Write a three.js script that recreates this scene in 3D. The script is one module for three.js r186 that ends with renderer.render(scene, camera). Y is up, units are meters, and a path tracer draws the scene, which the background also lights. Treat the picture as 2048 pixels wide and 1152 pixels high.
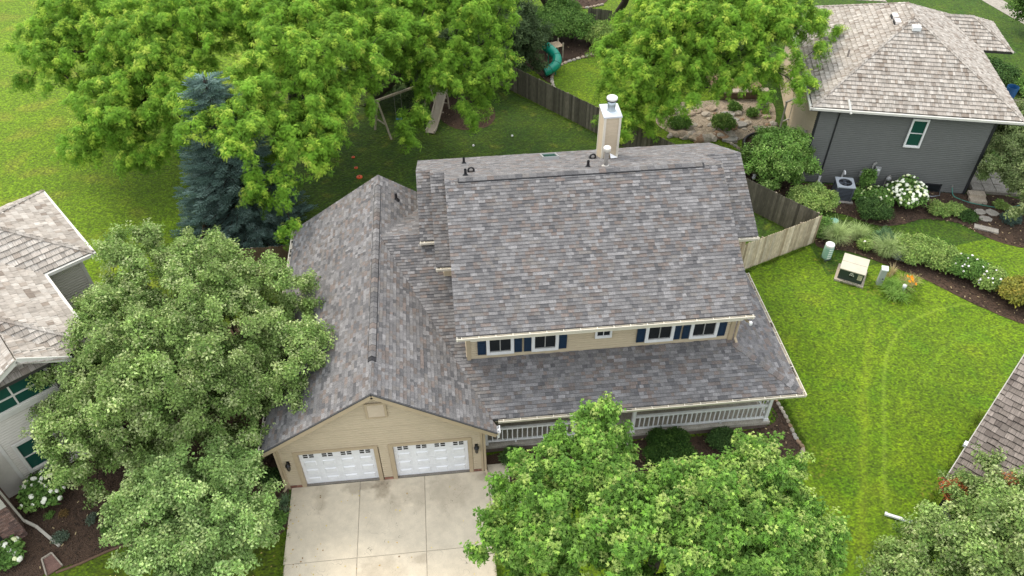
import * as THREE from 'three';
import { mergeGeometries } from 'three/addons/utils/BufferGeometryUtils.js';
import { createNoise2D } from 'simplex-noise';

// ---------------------------------------------------------------- camera, sky, sun, exposure
const D2R = Math.PI / 180;
const scene = new THREE.Scene();
const camera = new THREE.PerspectiveCamera(39.87, 16 / 9, 0.1, 1200);
camera.rotation.order = 'YXZ';
camera.position.set(6.887, 26.197, 17.56);
camera.rotation.set(-43.25 * D2R, -5.639 * D2R, -0.357 * D2R);
scene.add(camera);

{ // an even bright overcast sky, a little brighter overhead
  const W = 64, H = 32, a = new Float32Array(W * H * 4);
  for (let y = 0; y < H; y++) {
    const s = Math.sin(((y + 0.5) / H - 0.5) * Math.PI), b = s > 0 ? 0.72 + 0.46 * s : 0.40;
    for (let x = 0; x < W; x++) a.set([b * 0.97, b, b * 1.05, 1], (y * W + x) * 4);
  }
  const t = new THREE.DataTexture(a, W, H, THREE.RGBAFormat, THREE.FloatType);
  t.mapping = THREE.EquirectangularReflectionMapping; t.magFilter = THREE.LinearFilter; t.needsUpdate = true;
  scene.background = t; scene.environment = t;
}
const sun = new THREE.DirectionalLight(0xfff1dc, 1.5);
sun.position.set(-18, 52, -44); sun.target.position.set(8, 0, -8);
sun.castShadow = true; sun.shadow.radius = 34; sun.shadow.mapSize.set(2048, 2048);
Object.assign(sun.shadow.camera, { left: -60, right: 60, top: 60, bottom: -60, near: 1, far: 200 });
scene.add(sun, sun.target);
const renderer = new THREE.WebGLRenderer({ antialias: true });
renderer.setSize(1024, 576);
renderer.toneMapping = THREE.LinearToneMapping;
renderer.toneMappingExposure = 1.82;
renderer.shadowMap.enabled = true;

// ---------------------------------------------------------------- helpers
const V = (x, y, z) => new THREE.Vector3(x, y, z);
function rngOf(seed) { let s = seed | 0; return () => { s = (s + 0x6d2b79f5) | 0; let t = Math.imul(s ^ (s >>> 15), 1 | s); t = (t + Math.imul(t ^ (t >>> 7), 61 | t)) ^ t; return ((t ^ (t >>> 14)) >>> 0) / 4294967296; }; }
const rnd = rngOf(7), R = (a, b, r = rnd) => a + (b - a) * r(), pick = (l, r = rnd) => l[Math.floor(r() * l.length)];
const lerp = THREE.MathUtils.lerp, clamp = THREE.MathUtils.clamp, sstep = THREE.MathUtils.smoothstep;
const snoise = createNoise2D(rngOf(11)), snoise2 = createNoise2D(rngOf(29));
const fbm = (x, y, o = 4) => { let s = 0, a = 0.5; for (let i = 0; i < o; i++) { s += a * snoise(x, y); x *= 2.03; y *= 2.03; a *= 0.5; } return s; };

const taken = new Map();
function numbered(n) { const k = taken.get(n) ?? 0; taken.set(n, k + 1); return k ? n + '_' + String(k).padStart(3, '0') : n; }
function tag(o, label, category, group, kind) { o.userData.label = label; if (category) o.userData.category = category; if (group) o.userData.group = group; if (kind) o.userData.kind = kind; return o; }
function thing(name, label, category, [x, y, z] = [0, 0, 0], turn = 0, group) {
  const o = new THREE.Group(); o.name = numbered(name); o.position.set(x, y, z); o.rotation.y = turn; scene.add(o);
  return tag(o, label, category, group);
}
function mesh(name, geo, mat, parent = scene) {
  const m = new THREE.Mesh(geo, mat); m.name = parent === scene ? numbered(name) : name; m.castShadow = m.receiveShadow = true; parent.add(m); return m;
}
function structure(name, geo, mat, label) { const m = mesh(name, geo, mat); m.userData.kind = 'structure'; if (label) m.userData.label = label; return m; }

// collects flat faces; uv in metres from the dominant axis of each face
class MB {
  constructor() { this.p = []; this.n = []; this.t = []; this.c = []; this.useColor = false; }
  tri(a, b, c, col) {
    const ux = b.x - a.x, uy = b.y - a.y, uz = b.z - a.z, vx = c.x - a.x, vy = c.y - a.y, vz = c.z - a.z;
    let nx = uy * vz - uz * vy, ny = uz * vx - ux * vz, nz = ux * vy - uy * vx; const l = Math.hypot(nx, ny, nz) || 1; nx /= l; ny /= l; nz /= l;
    const ax = Math.abs(nx), ay = Math.abs(ny), az = Math.abs(nz);
    for (const q of [a, b, c]) {
      this.p.push(q.x, q.y, q.z); this.n.push(nx, ny, nz);
      if (ay >= ax && ay >= az) this.t.push(q.x, q.z); else if (ax >= az) this.t.push(q.z, q.y); else this.t.push(q.x, q.y);
      if (col) { this.c.push(col[0], col[1], col[2]); this.useColor = true; } else this.c.push(1, 1, 1);
    }
    return this;
  }
  poly(pts, col) { for (let i = 1; i < pts.length - 1; i++) this.tri(pts[0], pts[i], pts[i + 1], col); return this; }
  polyUV(pts, uvs, col) { const k = this.t.length; this.poly(pts, col); let o = k; for (let i = 1; i < pts.length - 1; i++) for (const j of [0, i, i + 1]) { this.t[o++] = uvs[j][0]; this.t[o++] = uvs[j][1]; } return this; }
  quad(a, b, c, d, col) { return this.poly([a, b, c, d], col); }
  // box by centre and size, optionally turned about y
  box(cx, cy, cz, w, h, d, turn = 0, col) {
    const c = Math.cos(turn), s = Math.sin(turn), P = (x, y, z) => V(cx + x * c + z * s, cy + y, cz - x * s + z * c), x = w / 2, y = h / 2, z = d / 2;
    const q = [P(-x, -y, -z), P(x, -y, -z), P(x, -y, z), P(-x, -y, z), P(-x, y, -z), P(x, y, -z), P(x, y, z), P(-x, y, z)];
    this.quad(q[7], q[6], q[5], q[4], col); this.quad(q[0], q[1], q[2], q[3], col); this.quad(q[3], q[2], q[6], q[7], col); this.quad(q[1], q[0], q[4], q[5], col); this.quad(q[2], q[1], q[5], q[6], col); this.quad(q[0], q[3], q[7], q[4], col);
    return this;
  }
  // box between lower and upper corner
  span(x0, x1, y0, y1, z0, z1, col) { return this.box((x0 + x1) / 2, (y0 + y1) / 2, (z0 + z1) / 2, x1 - x0, y1 - y0, z1 - z0, 0, col); }
  // bar of section w x h from a to b
  bar(a, b, w, h, col, up = V(0, 1, 0)) {
    const d = b.clone().sub(a).normalize(), s = V().crossVectors(d, Math.abs(d.dot(up)) > 0.98 ? V(1, 0, 0) : up).normalize(), u = V().crossVectors(s, d).normalize();
    const P = (o, i, j) => o.clone().addScaledVector(s, i * w / 2).addScaledVector(u, j * h / 2);
    const A = [P(a, -1, -1), P(a, 1, -1), P(a, 1, 1), P(a, -1, 1)], B = [P(b, -1, -1), P(b, 1, -1), P(b, 1, 1), P(b, -1, 1)];
    this.quad(A[0], A[1], A[2], A[3], col); this.quad(B[3], B[2], B[1], B[0], col);
    for (let i = 0; i < 4; i++) this.quad(A[(i + 1) % 4], A[i], B[i], B[(i + 1) % 4], col);
    return this;
  }
  // slab: polygon of 3D points thickened along dir
  slab(pts, dir, col) {
    const low = pts.map((q) => q.clone().add(dir)); this.poly(pts, col); this.poly(low.slice().reverse(), col);
    for (let i = 0; i < pts.length; i++) { const j = (i + 1) % pts.length; this.quad(pts[j], pts[i], low[i], low[j], col); }
    return this;
  }
  get empty() { return !this.p.length; }
  geo() {
    const g = new THREE.BufferGeometry();
    g.setAttribute('position', new THREE.Float32BufferAttribute(this.p, 3)); g.setAttribute('normal', new THREE.Float32BufferAttribute(this.n, 3)); g.setAttribute('uv', new THREE.Float32BufferAttribute(this.t, 2));
    if (this.useColor) g.setAttribute('color', new THREE.Float32BufferAttribute(this.c, 3));
    return g;
  }
  build(name, mat, parent = scene) { return mesh(name, this.geo(), mat, parent); }
}
const boxPart = (name, mat, parent, ...a) => new MB().box(...a).build(name, mat, parent);
const spanPart = (name, mat, parent, ...a) => new MB().span(...a).build(name, mat, parent);
const spans = (name, mat, parent, ...l) => l.forEach((a) => spanPart(name, mat, parent, ...a));
// smooth tube along points with a radius for each
function tubeGeo(pts, radii, sides = 8, cap = true) {
  const p = [], ix = [], nrm = [], uv = []; let up = V(0.3, 1, 0.1).normalize(), acc = 0;
  pts.forEach((q, i) => {
    const d = (pts[i + 1] ?? q).clone().sub(pts[i - 1] ?? q).normalize(), s = V().crossVectors(d, Math.abs(d.dot(up)) > 0.97 ? V(1, 0, 0) : up).normalize(), u = V().crossVectors(s, d).normalize();
    if (i) acc += q.distanceTo(pts[i - 1]);
    for (let k = 0; k <= sides; k++) { const a = k / sides * Math.PI * 2, n = s.clone().multiplyScalar(Math.cos(a)).addScaledVector(u, Math.sin(a)); p.push(q.x + n.x * radii[i], q.y + n.y * radii[i], q.z + n.z * radii[i]); nrm.push(n.x, n.y, n.z); uv.push(k / sides, acc); }
    if (i) for (let k = 0; k < sides; k++) { const a = (i - 1) * (sides + 1) + k, b = a + sides + 1; ix.push(a, b, a + 1, b, b + 1, a + 1); }
  });
  if (cap) for (const [i, f] of [[0, 1], [pts.length - 1, 0]]) {
    const c = p.length / 3; p.push(pts[i].x, pts[i].y, pts[i].z); const d = (pts[i + 1] ?? pts[i]).clone().sub(pts[i - 1] ?? pts[i]).normalize().multiplyScalar(f ? -1 : 1); nrm.push(d.x, d.y, d.z); uv.push(0.5, 0.5);
    for (let k = 0; k < sides; k++) { const a = i * (sides + 1) + k; f ? ix.push(c, a, a + 1) : ix.push(c, a + 1, a); }
  }
  const g = new THREE.BufferGeometry(); g.setAttribute('position', new THREE.Float32BufferAttribute(p, 3)); g.setAttribute('normal', new THREE.Float32BufferAttribute(nrm, 3)); g.setAttribute('uv', new THREE.Float32BufferAttribute(uv, 2)); g.setIndex(ix);
  return g;
}
const curveTube = (pts, r, n = 40, sides = 8) => { const c = new THREE.CatmullRomCurve3(pts), q = c.getPoints(n); return tubeGeo(q, q.map(() => r), sides); };
const lathe = (pts, seg = 20) => new THREE.LatheGeometry(pts.map(([x, y]) => new THREE.Vector2(x, y)), seg);

// ---------------------------------------------------------------- computed textures
function tex(size, fn, srgb = true, rep = 1) {
  const a = new Uint8Array(size * size * 4);
  for (let y = 0; y < size; y++) for (let x = 0; x < size; x++) { const c = fn(x / size, y / size); const o = (y * size + x) * 4; for (let k = 0; k < 3; k++) a[o + k] = clamp(Array.isArray(c) ? c[k] : c, 0, 1) * 255; a[o + 3] = 255; }
  const t = new THREE.DataTexture(a, size, size); t.wrapS = t.wrapT = THREE.RepeatWrapping; t.magFilter = THREE.LinearFilter; t.minFilter = THREE.LinearMipmapLinearFilter; t.generateMipmaps = true;
  if (srgb) t.colorSpace = THREE.SRGBColorSpace; t.repeat.set(rep, rep); t.needsUpdate = true; return t;
}
// noise that repeats after one unit
const hashN = (x, y, s) => { let h = Math.imul(x, 374761393) + Math.imul(y, 668265263) + Math.imul(s, 974634777); h = Math.imul(h ^ (h >>> 13), 1274126177); return ((h ^ (h >>> 16)) >>> 0) / 4294967296; };
function pn(u, v, fx, fy = fx, s = 1) {
  const x = u * fx, y = v * fy, ix = Math.floor(x), iy = Math.floor(y), a = x - ix, b = y - iy, sa = a * a * (3 - 2 * a), sb = b * b * (3 - 2 * b);
  const h = (i, j) => hashN(((i % fx) + fx) % fx, ((j % fy) + fy) % fy, s);
  return lerp(lerp(h(ix, iy), h(ix + 1, iy), sa), lerp(h(ix, iy + 1), h(ix + 1, iy + 1), sa), sb);
}
const pf = (u, v, f, o = 4, s = 1) => { let r = 0, a = 0.5, w = 0; for (let i = 0; i < o; i++) { r += a * pn(u, v, f, f, s + i); w += a; f *= 2; a *= 0.55; } return r / w; };
const granule = tex(512, (u, v) => { const a = 0.80 + 0.30 * (pn(u, v, 256, 256, 3) - 0.5) + 0.22 * (pn(u, v, 64, 64, 5) - 0.5) + 0.14 * (pf(u, v, 6, 3, 9) - 0.5); return [a, a, a * 0.995]; });
const granuleBump = tex(256, (u, v) => pn(u, v, 128, 128, 4), false);
const woodTex = tex(512, (u, v) => { const g = pn(u, v, 160, 4, 2) * 0.5 + pn(u, v, 60, 6, 5) * 0.3 + pf(u, v, 5, 3, 7) * 0.35; const a = 0.76 + 0.42 * (g - 0.5); return [a * 1.02, a, a * 0.97]; });
const woodBump = tex(256, (u, v) => pn(u, v, 128, 4, 2), false);
const plaster = tex(256, (u, v) => { const a = 0.92 + 0.10 * (pf(u, v, 4, 5, 3) - 0.5) + 0.05 * (pn(u, v, 128, 128, 8) - 0.5); return [a, a, a]; });
const fineBump = tex(256, (u, v) => pf(u, v, 16, 4, 6), false);
const rp = (t, x, y = x) => { const c = t.clone(); c.repeat.set(x, y); c.needsUpdate = true; return c; };
const std = (color, o = {}) => { const c = Array.isArray(color) ? new THREE.Color().setRGB(...color) : new THREE.Color(color); return new THREE.MeshStandardMaterial({ color: c, roughness: 0.8, ...o }); };
const M = {
  shingle: std([1, 1, 1], { vertexColors: true, map: granule, bumpMap: granuleBump, bumpScale: 0.004, roughness: 0.95 }),
  shake: std([1, 1, 1], { vertexColors: true, map: woodTex, bumpMap: woodBump, bumpScale: 0.006, roughness: 0.95 }),
  tan: std([0.555, 0.465, 0.325], { map: plaster, roughness: 0.75 }),
  tanTrim: std([0.49, 0.395, 0.265], { map: plaster, roughness: 0.7 }),
  tanLight: std([0.60, 0.50, 0.36], { map: plaster, roughness: 0.7 }),
  cream: std([0.76, 0.71, 0.60], { map: plaster, roughness: 0.6 }),
  white: std([0.84, 0.85, 0.86], { map: plaster, roughness: 0.55 }),
  doorWhite: std([0.88, 0.90, 0.93], { map: plaster, roughness: 0.45 }),
  navy: std([0.005, 0.024, 0.058], { roughness: 0.45 }),
  glass: new THREE.MeshPhysicalMaterial({ color: new THREE.Color().setRGB(0.012, 0.015, 0.017), roughness: 0.12, specularIntensity: 0.7 }),
  glassGreen: new THREE.MeshPhysicalMaterial({ color: new THREE.Color().setRGB(0.012, 0.065, 0.05), roughness: 0.18, specularIntensity: 0.55 }),
  blackPlastic: std([0.012, 0.012, 0.015], { roughness: 0.5 }),
  blackMetal: std([0.015, 0.015, 0.017], { roughness: 0.4, metalness: 0.3 }),
  galv: std([0.52, 0.60, 0.66], { roughness: 0.35, metalness: 0.75, map: plaster }),
  galvOld: std([0.55, 0.52, 0.49], { roughness: 0.6, metalness: 0.3, map: rp(granule, 2) }),
  deck: std([0.10, 0.10, 0.105], { map: granule, roughness: 0.95 }),
  dark: std([0.03, 0.028, 0.025], { roughness: 0.9 }),
  grey: std([0.138, 0.145, 0.139], { map: plaster, roughness: 0.75 }),
  charcoal: std([0.013, 0.014, 0.017], { roughness: 0.6 }),
  offWhite: std([0.68, 0.67, 0.62], { map: plaster, roughness: 0.6 }),
  siding: std([0.60, 0.575, 0.51], { map: plaster, roughness: 0.7 }),
  brickVC: std([1, 1, 1], { vertexColors: true, map: rp(granule, 1.5), bumpMap: fineBump, bumpScale: 0.004, roughness: 0.92 }),
  mortar: std([0.30, 0.26, 0.23], { map: granule, roughness: 0.95 }),
  wood: std([1, 1, 1], { vertexColors: true, map: woodTex, bumpMap: woodBump, bumpScale: 0.003, roughness: 0.9 }),
  stone: std([1, 1, 1], { vertexColors: true, map: rp(granule, 1), bumpMap: rp(fineBump, 1), bumpScale: 0.02, roughness: 0.92 }),
  bark: std([0.085, 0.07, 0.055], { map: rp(woodTex, 2, 1), bumpMap: rp(woodBump, 3, 1), bumpScale: 0.03, roughness: 0.95 }),
};

// ---------------------------------------------------------------- sloping or upright faces laid with overlapping pieces
function face(A, B, T) { // A, B on the lower edge, T above it; u along, v up the face, n outward
  const o = V(...A), u = V(...B).sub(o).normalize(), t = V(...T).sub(o), v = t.clone().addScaledVector(u, -t.dot(u)).normalize(), n = V().crossVectors(u, v);
  return {
    o, u, v, n, pt: (a, b, h = 0) => o.clone().addScaledVector(u, a).addScaledVector(v, b).addScaledVector(n, h),
    xz: (x, z) => { const y = o.y - (n.x * (x - o.x) + n.z * (z - o.z)) / n.y, d = V(x, y, z).sub(o); return [d.dot(u), d.dot(v)]; },
    at: (x, y, z) => { const d = V(x, y, z).sub(o); return [d.dot(u), d.dot(v)]; },
  };
}
function ccw(poly) { let a = 0; poly.forEach((p, i) => { const q = poly[(i + 1) % poly.length]; a += p[0] * q[1] - q[0] * p[1]; }); return a < 0 ? poly.slice().reverse() : poly; }
function clip(sub, poly) { // both convex, counter-clockwise
  let out = sub;
  for (let i = 0; i < poly.length && out.length; i++) {
    const [ax, ay] = poly[i], [bx, by] = poly[(i + 1) % poly.length], side = (p) => (bx - ax) * (p[1] - ay) - (by - ay) * (p[0] - ax), next = [];
    out.forEach((p, k) => { const q = out[(k + 1) % out.length], s = side(p), e = side(q); if (s >= 0) next.push(p); if ((s >= 0) !== (e >= 0)) { const f = s / (s - e); next.push([lerp(p[0], q[0], f), lerp(p[1], q[1], f)]); } });
    out = next;
  }
  return out;
}
const areaOf = (p) => { let a = 0; p.forEach((q, i) => { const r = p[(i + 1) % p.length]; a += q[0] * r[1] - r[0] * q[1]; }); return a / 2; };
// courses of pieces over a convex polygon: each piece a thin wedge, thick at its lower edge
function courses(f, poly, { e, w, t = 0.012, flat = false, gap = 0, colour, jitter = 0, r = rnd, lift = 0 }) {
  const P = ccw(poly), us = P.map((p) => p[0]), vs = P.map((p) => p[1]), u0 = Math.min(...us), u1 = Math.max(...us), v0 = Math.floor(Math.min(...vs) / e + 1e-6) * e, v1 = Math.max(...vs), out = [];
  for (let v = v0, row = 0; v < v1; v += e, row++) {
    let a = u0 - (w ? R(0, w(r, row), r) : 0);
    while (a < u1) {
      const wd = w ? w(r, row) : u1 - u0 + 0.01, b = a + wd, j = jitter ? R(-jitter, jitter, r) : 0;
      const q = clip([[a + gap, v + gap + j], [b - gap, v + gap + j], [b - gap, v + e - gap + (flat ? 0 : 0.012)], [a + gap, v + e - gap + (flat ? 0 : 0.012)]], P);
      a = b;
      if (q.length < 3 || areaOf(q) < 1e-4) continue;
      const th = t * R(0.8, 1.25, r), col = colour ? colour(r, row, (q[0][0] + q[1][0]) / 2) : null;
      const top = q.map((p) => f.pt(p[0], p[1], lift + (flat ? th : th * (1 - 0.9 * clamp((p[1] - v) / e, 0, 1))))), low = q.map((p) => f.pt(p[0], p[1], lift - 0.004));
      const ou = R(0, 1, r), ov = R(0, 1, r);
      out.push({ top, low, col, uv: q.map((p) => [p[0] + ou, p[1] + ov]), area: areaOf(q), mid: top.reduce((s, p) => s.add(p), V()).multiplyScalar(1 / top.length) });
    }
  }
  return out;
}
function pieceInto(mb, s) { mb.polyUV(s.top, s.uv, s.col); for (let i = 0; i < s.top.length; i++) { const j = (i + 1) % s.top.length; mb.quad(s.top[j], s.top[i], s.low[i], s.low[j], s.col); } }
// up to `most` pieces as meshes of their own (those nearest in view), the rest joined
function layPieces(list, { one, many, mat, parent, host, most = 300 }) {
  host.updateWorldMatrix(true, false);
  const seen = list.map((s) => { const w = s.mid.clone().applyMatrix4(host.matrixWorld), d = w.clone().sub(camera.position); return [s.area / d.lengthSq() * (s.hidden ? 0 : 1), s]; }).sort((a, b) => b[0] - a[0]).map((x) => x[1]);
  seen.slice(0, most).forEach((s) => { const mb = new MB(); pieceInto(mb, s); mb.build(one, mat, parent); });
  const rest = new MB(); seen.slice(most).forEach((s) => pieceInto(rest, s));
  if (!rest.empty) { const m = rest.build(many, mat, host); m.userData.kind = 'stuff'; }
}
// lap siding as one part
function siding(f, polys, e, t, name, mat, parent, nose = 0.018) {
  const mb = new MB(), r = rngOf(name.length * 7 + polys.length);
  for (const p of polys) {
    for (const s of courses(f, p, { e, t, r })) pieceInto(mb, s);
    const P = ccw(p), us = P.map((q) => q[0]), vs = P.map((q) => q[1]), u0 = Math.min(...us), u1 = Math.max(...us); // up-tilted nose, added to catch skylight as a pale line, along each board's lower edge
    for (let v = Math.floor(Math.min(...vs) / e + 1e-6) * e; v < Math.max(...vs); v += e) { const q = clip([[u0, v], [u1, v], [u1, v + 0.03], [u0, v + 0.03]], P); if (q.length > 2) mb.poly(q.map((w) => f.pt(w[0], w[1], t * 0.9 + nose * (1 - (w[1] - v) / 0.03)))); }
  }
  return mb.build(name, mat, parent);
}
// ---------------------------------------------------------------- ground
const inPoly = (x, z, p) => { let c = false; for (let i = 0, j = p.length - 1; i < p.length; j = i++) if ((p[i][1] > z) !== (p[j][1] > z) && x < (p[j][0] - p[i][0]) * (z - p[i][1]) / (p[j][1] - p[i][1]) + p[i][0]) c = !c; return c; };
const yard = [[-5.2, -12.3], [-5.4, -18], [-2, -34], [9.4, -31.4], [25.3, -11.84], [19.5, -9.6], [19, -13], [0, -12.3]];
{ // one lawn sheet for all that the picture sees, with its mowing tracks, dry patches and clover
  const W = 2048, H = 2048, X0 = -34, X1 = 58, Z0 = -54, Z1 = 14, cv = document.createElement('canvas'); cv.width = W; cv.height = H;
  const cx = cv.getContext('2d'), im = cx.createImageData(W, H), bump = new Uint8Array(W * H * 4);
  const row = new Float32Array(3);
  for (let j = 0; j < H; j++) {
    const z = lerp(Z0, Z1, j / H);
    for (let i = 0; i < W; i++) {
      const x = lerp(X0, X1, i / W), big = fbm(x * 0.11, z * 0.11, 3), mid = snoise2(x * 0.55, z * 0.55), fine = hashN(i, j, 3) - 0.5, sm = hashN(i >> 1, j >> 1, 5) - 0.5;
      let r, g, b;
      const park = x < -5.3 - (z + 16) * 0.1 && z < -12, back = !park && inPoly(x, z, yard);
      if (park) { // rough grass, raked by the mower along a slant
        const st = snoise(x * 1.1 + z * 0.35, (z * 0.55 - x * 0.35) * 5.5), dry = sstep(snoise2(x * 0.22 + 9, z * 0.3) + 0.4 * mid, 0.05, 0.9);
        r = 0.345 + 0.035 * big + 0.035 * st + 0.06 * dry; g = 0.45 + 0.035 * big + 0.035 * st + 0.01 * dry; b = 0.015 + 0.015 * st + 0.08 * dry;
      } else if (back) {  // back yard: shade of the trees put into a darker grass colour
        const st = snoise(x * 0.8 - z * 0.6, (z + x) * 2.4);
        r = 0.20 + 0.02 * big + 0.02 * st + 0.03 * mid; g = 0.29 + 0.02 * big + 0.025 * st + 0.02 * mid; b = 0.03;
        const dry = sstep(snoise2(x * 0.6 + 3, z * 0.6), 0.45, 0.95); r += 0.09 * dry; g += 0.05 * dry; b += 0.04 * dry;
      } else {
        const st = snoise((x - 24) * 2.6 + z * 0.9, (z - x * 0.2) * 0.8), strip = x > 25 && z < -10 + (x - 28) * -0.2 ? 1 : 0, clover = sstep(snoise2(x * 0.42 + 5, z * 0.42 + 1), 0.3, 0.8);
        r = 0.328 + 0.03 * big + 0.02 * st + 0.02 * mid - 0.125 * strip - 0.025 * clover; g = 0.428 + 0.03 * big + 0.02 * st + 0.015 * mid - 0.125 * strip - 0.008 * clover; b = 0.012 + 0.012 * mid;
        const dry = sstep(snoise2(x * 0.35 + 31, z * 0.35) + 0.35 * mid, 0.5, 1.1); r += 0.025 * dry; g += 0.008 * dry; b += 0.015 * dry;
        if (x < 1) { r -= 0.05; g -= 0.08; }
      }
      const k = 1 + 0.40 * fine + 0.34 * sm + 0.07 * snoise(x * 3.1, z * 3.1) + 0.13 * snoise2(x * 7, z * 7), o = (j * W + i) * 4;
      im.data[o] = clamp(r * k, 0, 1) * 255; im.data[o + 1] = clamp(g * k, 0, 1) * 255; im.data[o + 2] = clamp(b * k, 0, 1) * 255; im.data[o + 3] = 255;
      const hh = 0.5 + 0.5 * sm + 0.25 * snoise(x * 2.2, z * 2.2) + 0.3 * fine; bump[o] = bump[o + 1] = bump[o + 2] = clamp(hh, 0, 1) * 255; bump[o + 3] = 255;
    }
  }
  cx.putImageData(im, 0, 0);
  const px = (x, z) => [(x - X0) / (X1 - X0) * W, (z - Z0) / (Z1 - Z0) * H];
  const stroke = (pts, wd, style, soft = 5) => { const c = new THREE.CatmullRomCurve3(pts.map((p) => V(p[0], 0, p[1]))).getPoints(60); for (let s = 0; s < soft; s++) { cx.beginPath(); c.forEach((p, i) => { const q = px(p.x + R(-0.05, 0.05), p.z + R(-0.05, 0.05)); i ? cx.lineTo(...q) : cx.moveTo(...q); }); cx.strokeStyle = style; cx.lineWidth = wd * (0.4 + 0.6 * s / soft) * W / (X1 - X0); cx.lineCap = 'round'; cx.stroke(); } };
  stroke([[22.0, 4], [22.35, 2.86], [23.8, -0.46], [25.44, -3.82], [26.87, -5.49], [28.76, -6.42], [31.42, -6.8], [33.37, -6.42]], 0.26, 'rgba(178,200,104,0.05)');
  stroke([[20.6, 5], [20.96, 3.96], [22.46, 0.62], [24.04, -2.82], [25.9, -6.23]], 0.55, 'rgba(176,184,88,0.03)');
  stroke([[26.4, -2.5], [29, -4.6], [32, -5.4]], 0.3, 'rgba(176,196,92,0.022)');
  for (const [x, z, s, n] of [[20.25, 0.9, 0.8, 60], [20.1, 0.2, 0.5, 40], [25.4, -10.4, 0.7, 40], [26.2, -9.0, 1.15, 70], [27.2, -7.9, 0.8, 40], [24.2, 2.6, 0.5, 30], [3.2, -24.5, 0.8, 40], [7.0, -25.2, 1.0, 50], [15, -24.2, 0.6, 40]]) // worn, dry straw-coloured patches
    for (let k = 0; k < n; k++) { const a = R(0, 6.28), d = Math.sqrt(rnd()) * s, q = px(x + Math.cos(a) * d, z + Math.sin(a) * d); cx.fillStyle = `rgba(${R(150, 190) | 0},${R(140, 165) | 0},${R(80, 110) | 0},${R(0.12, 0.4)})`; cx.fillRect(q[0], q[1], R(1, 3), R(1, 4)); }
  for (let k = 0; k < 260; k++) { const q = px(R(-30, 0), R(-45, -10)); cx.fillStyle = 'rgba(205,205,165,0.5)'; cx.fillRect(q[0], q[1], 1, 1); }
  const map = new THREE.CanvasTexture(cv); map.colorSpace = THREE.SRGBColorSpace; map.flipY = false; map.magFilter = THREE.LinearFilter;
  const bt = new THREE.DataTexture(bump, W, H); bt.magFilter = THREE.LinearFilter; bt.needsUpdate = true;
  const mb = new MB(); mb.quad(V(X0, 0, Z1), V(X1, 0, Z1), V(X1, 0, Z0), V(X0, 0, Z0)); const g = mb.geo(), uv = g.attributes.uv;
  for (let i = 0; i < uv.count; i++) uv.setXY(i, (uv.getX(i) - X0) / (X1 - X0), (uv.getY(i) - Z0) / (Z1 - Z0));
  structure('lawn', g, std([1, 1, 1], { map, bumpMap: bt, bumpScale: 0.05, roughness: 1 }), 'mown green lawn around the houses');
  const out = new MB(); out.quad(V(-300, -0.05, 300), V(300, -0.05, 300), V(300, -0.05, -300), V(-300, -0.05, -300));
  structure('ground', out.geo(), std([0.085, 0.125, 0.02], { roughness: 1, map: plaster }), 'grass land beyond the lawn');
}
// flat sheet from an outline in plan, smoothed when asked
function sheet(name, pts, y, mat, label, smooth = true, kind = 'structure') {
  let q = pts; if (smooth) q = new THREE.CatmullRomCurve3(pts.map((p) => V(p[0], 0, p[1])), true, 'catmullrom', 0.5).getPoints(pts.length * 8).map((p) => [p.x + 0.03 * snoise(p.x * 3, p.z * 3), p.z + 0.03 * snoise2(p.x * 3, p.z * 3)]);
  const sh = new THREE.Shape(q.map((p) => new THREE.Vector2(p[0], -p[1]))), g = new THREE.ShapeGeometry(sh); g.rotateX(-Math.PI / 2); g.translate(0, y, 0);
  const m = mesh(name, g, mat); m.userData.kind = kind; m.userData.label = label; m.userData.outline = undefined; delete m.userData.outline; return m;
}
const mulchTex = tex(1024, (u, v) => { const a = pn(u, v, 340, 120, 3), b = pn(u, v, 110, 300, 7), c = hashN(Math.floor(u * 300), Math.floor(v * 300), 9), k = 0.55 * Math.max(a, b) + 0.35 * c + 0.3 * pf(u, v, 5, 3, 2); return [0.15 + 0.23 * k, 0.115 + 0.18 * k, 0.09 + 0.14 * k]; }, true, 0.4);
const mulchBump = tex(512, (u, v) => Math.max(pn(u, v, 170, 60, 3), pn(u, v, 60, 170, 7)), false, 0.4);
M.mulch = std([1, 1, 1], { map: mulchTex, bumpMap: mulchBump, bumpScale: 0.05, roughness: 1 });
const beds = [];
function bed(pts, label, chips) { const m = sheet('mulch_bed', pts, 0.02, M.mulch, label); beds.push([pts, chips]); return m; }
bed([[-11.5, -1.6], [-8.6, -2.9], [-4.5, -8.6], [-0.2, -8.4], [-0.05, -1.2], [0.12, 0.6], [0.1, 1.75], [-0.6, 2.0], [-1.6, 1.4], [-3.4, 1.9], [-5.6, 1.75], [-7.0, 2.3], [-8.0, 2.5], [-8.6, 3.4], [-10.5, 4.2], [-12.5, 2]], 'dark bark mulch bed under the apple trees', 1500);
bed([[8.1, -0.75], [18.9, -0.85], [19.0, -3.0], [19.85, -3.0], [20.0, -1.2], [20.0, 0.35], [18.5, 0.75], [14, 1.0], [10.5, 0.9], [8.3, 0.5]], 'bark mulch bed in front of the porch railing', 700);
bed([[24.2, -17.8], [26.6, -16.9], [30, -16.2], [35.2, -14.9], [37.5, -14.4], [39.5, -12], [38, -9.6], [35.7, -10.3], [34.4, -11.15], [33.4, -12.55], [31.9, -13.1], [30.2, -12.75], [29, -12.9], [27.8, -13.9], [26.5, -14.4], [25.2, -13.3], [24.4, -14.4], [23.6, -16.4]], 'bark mulch bed along the grey house wall', 1600);
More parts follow.
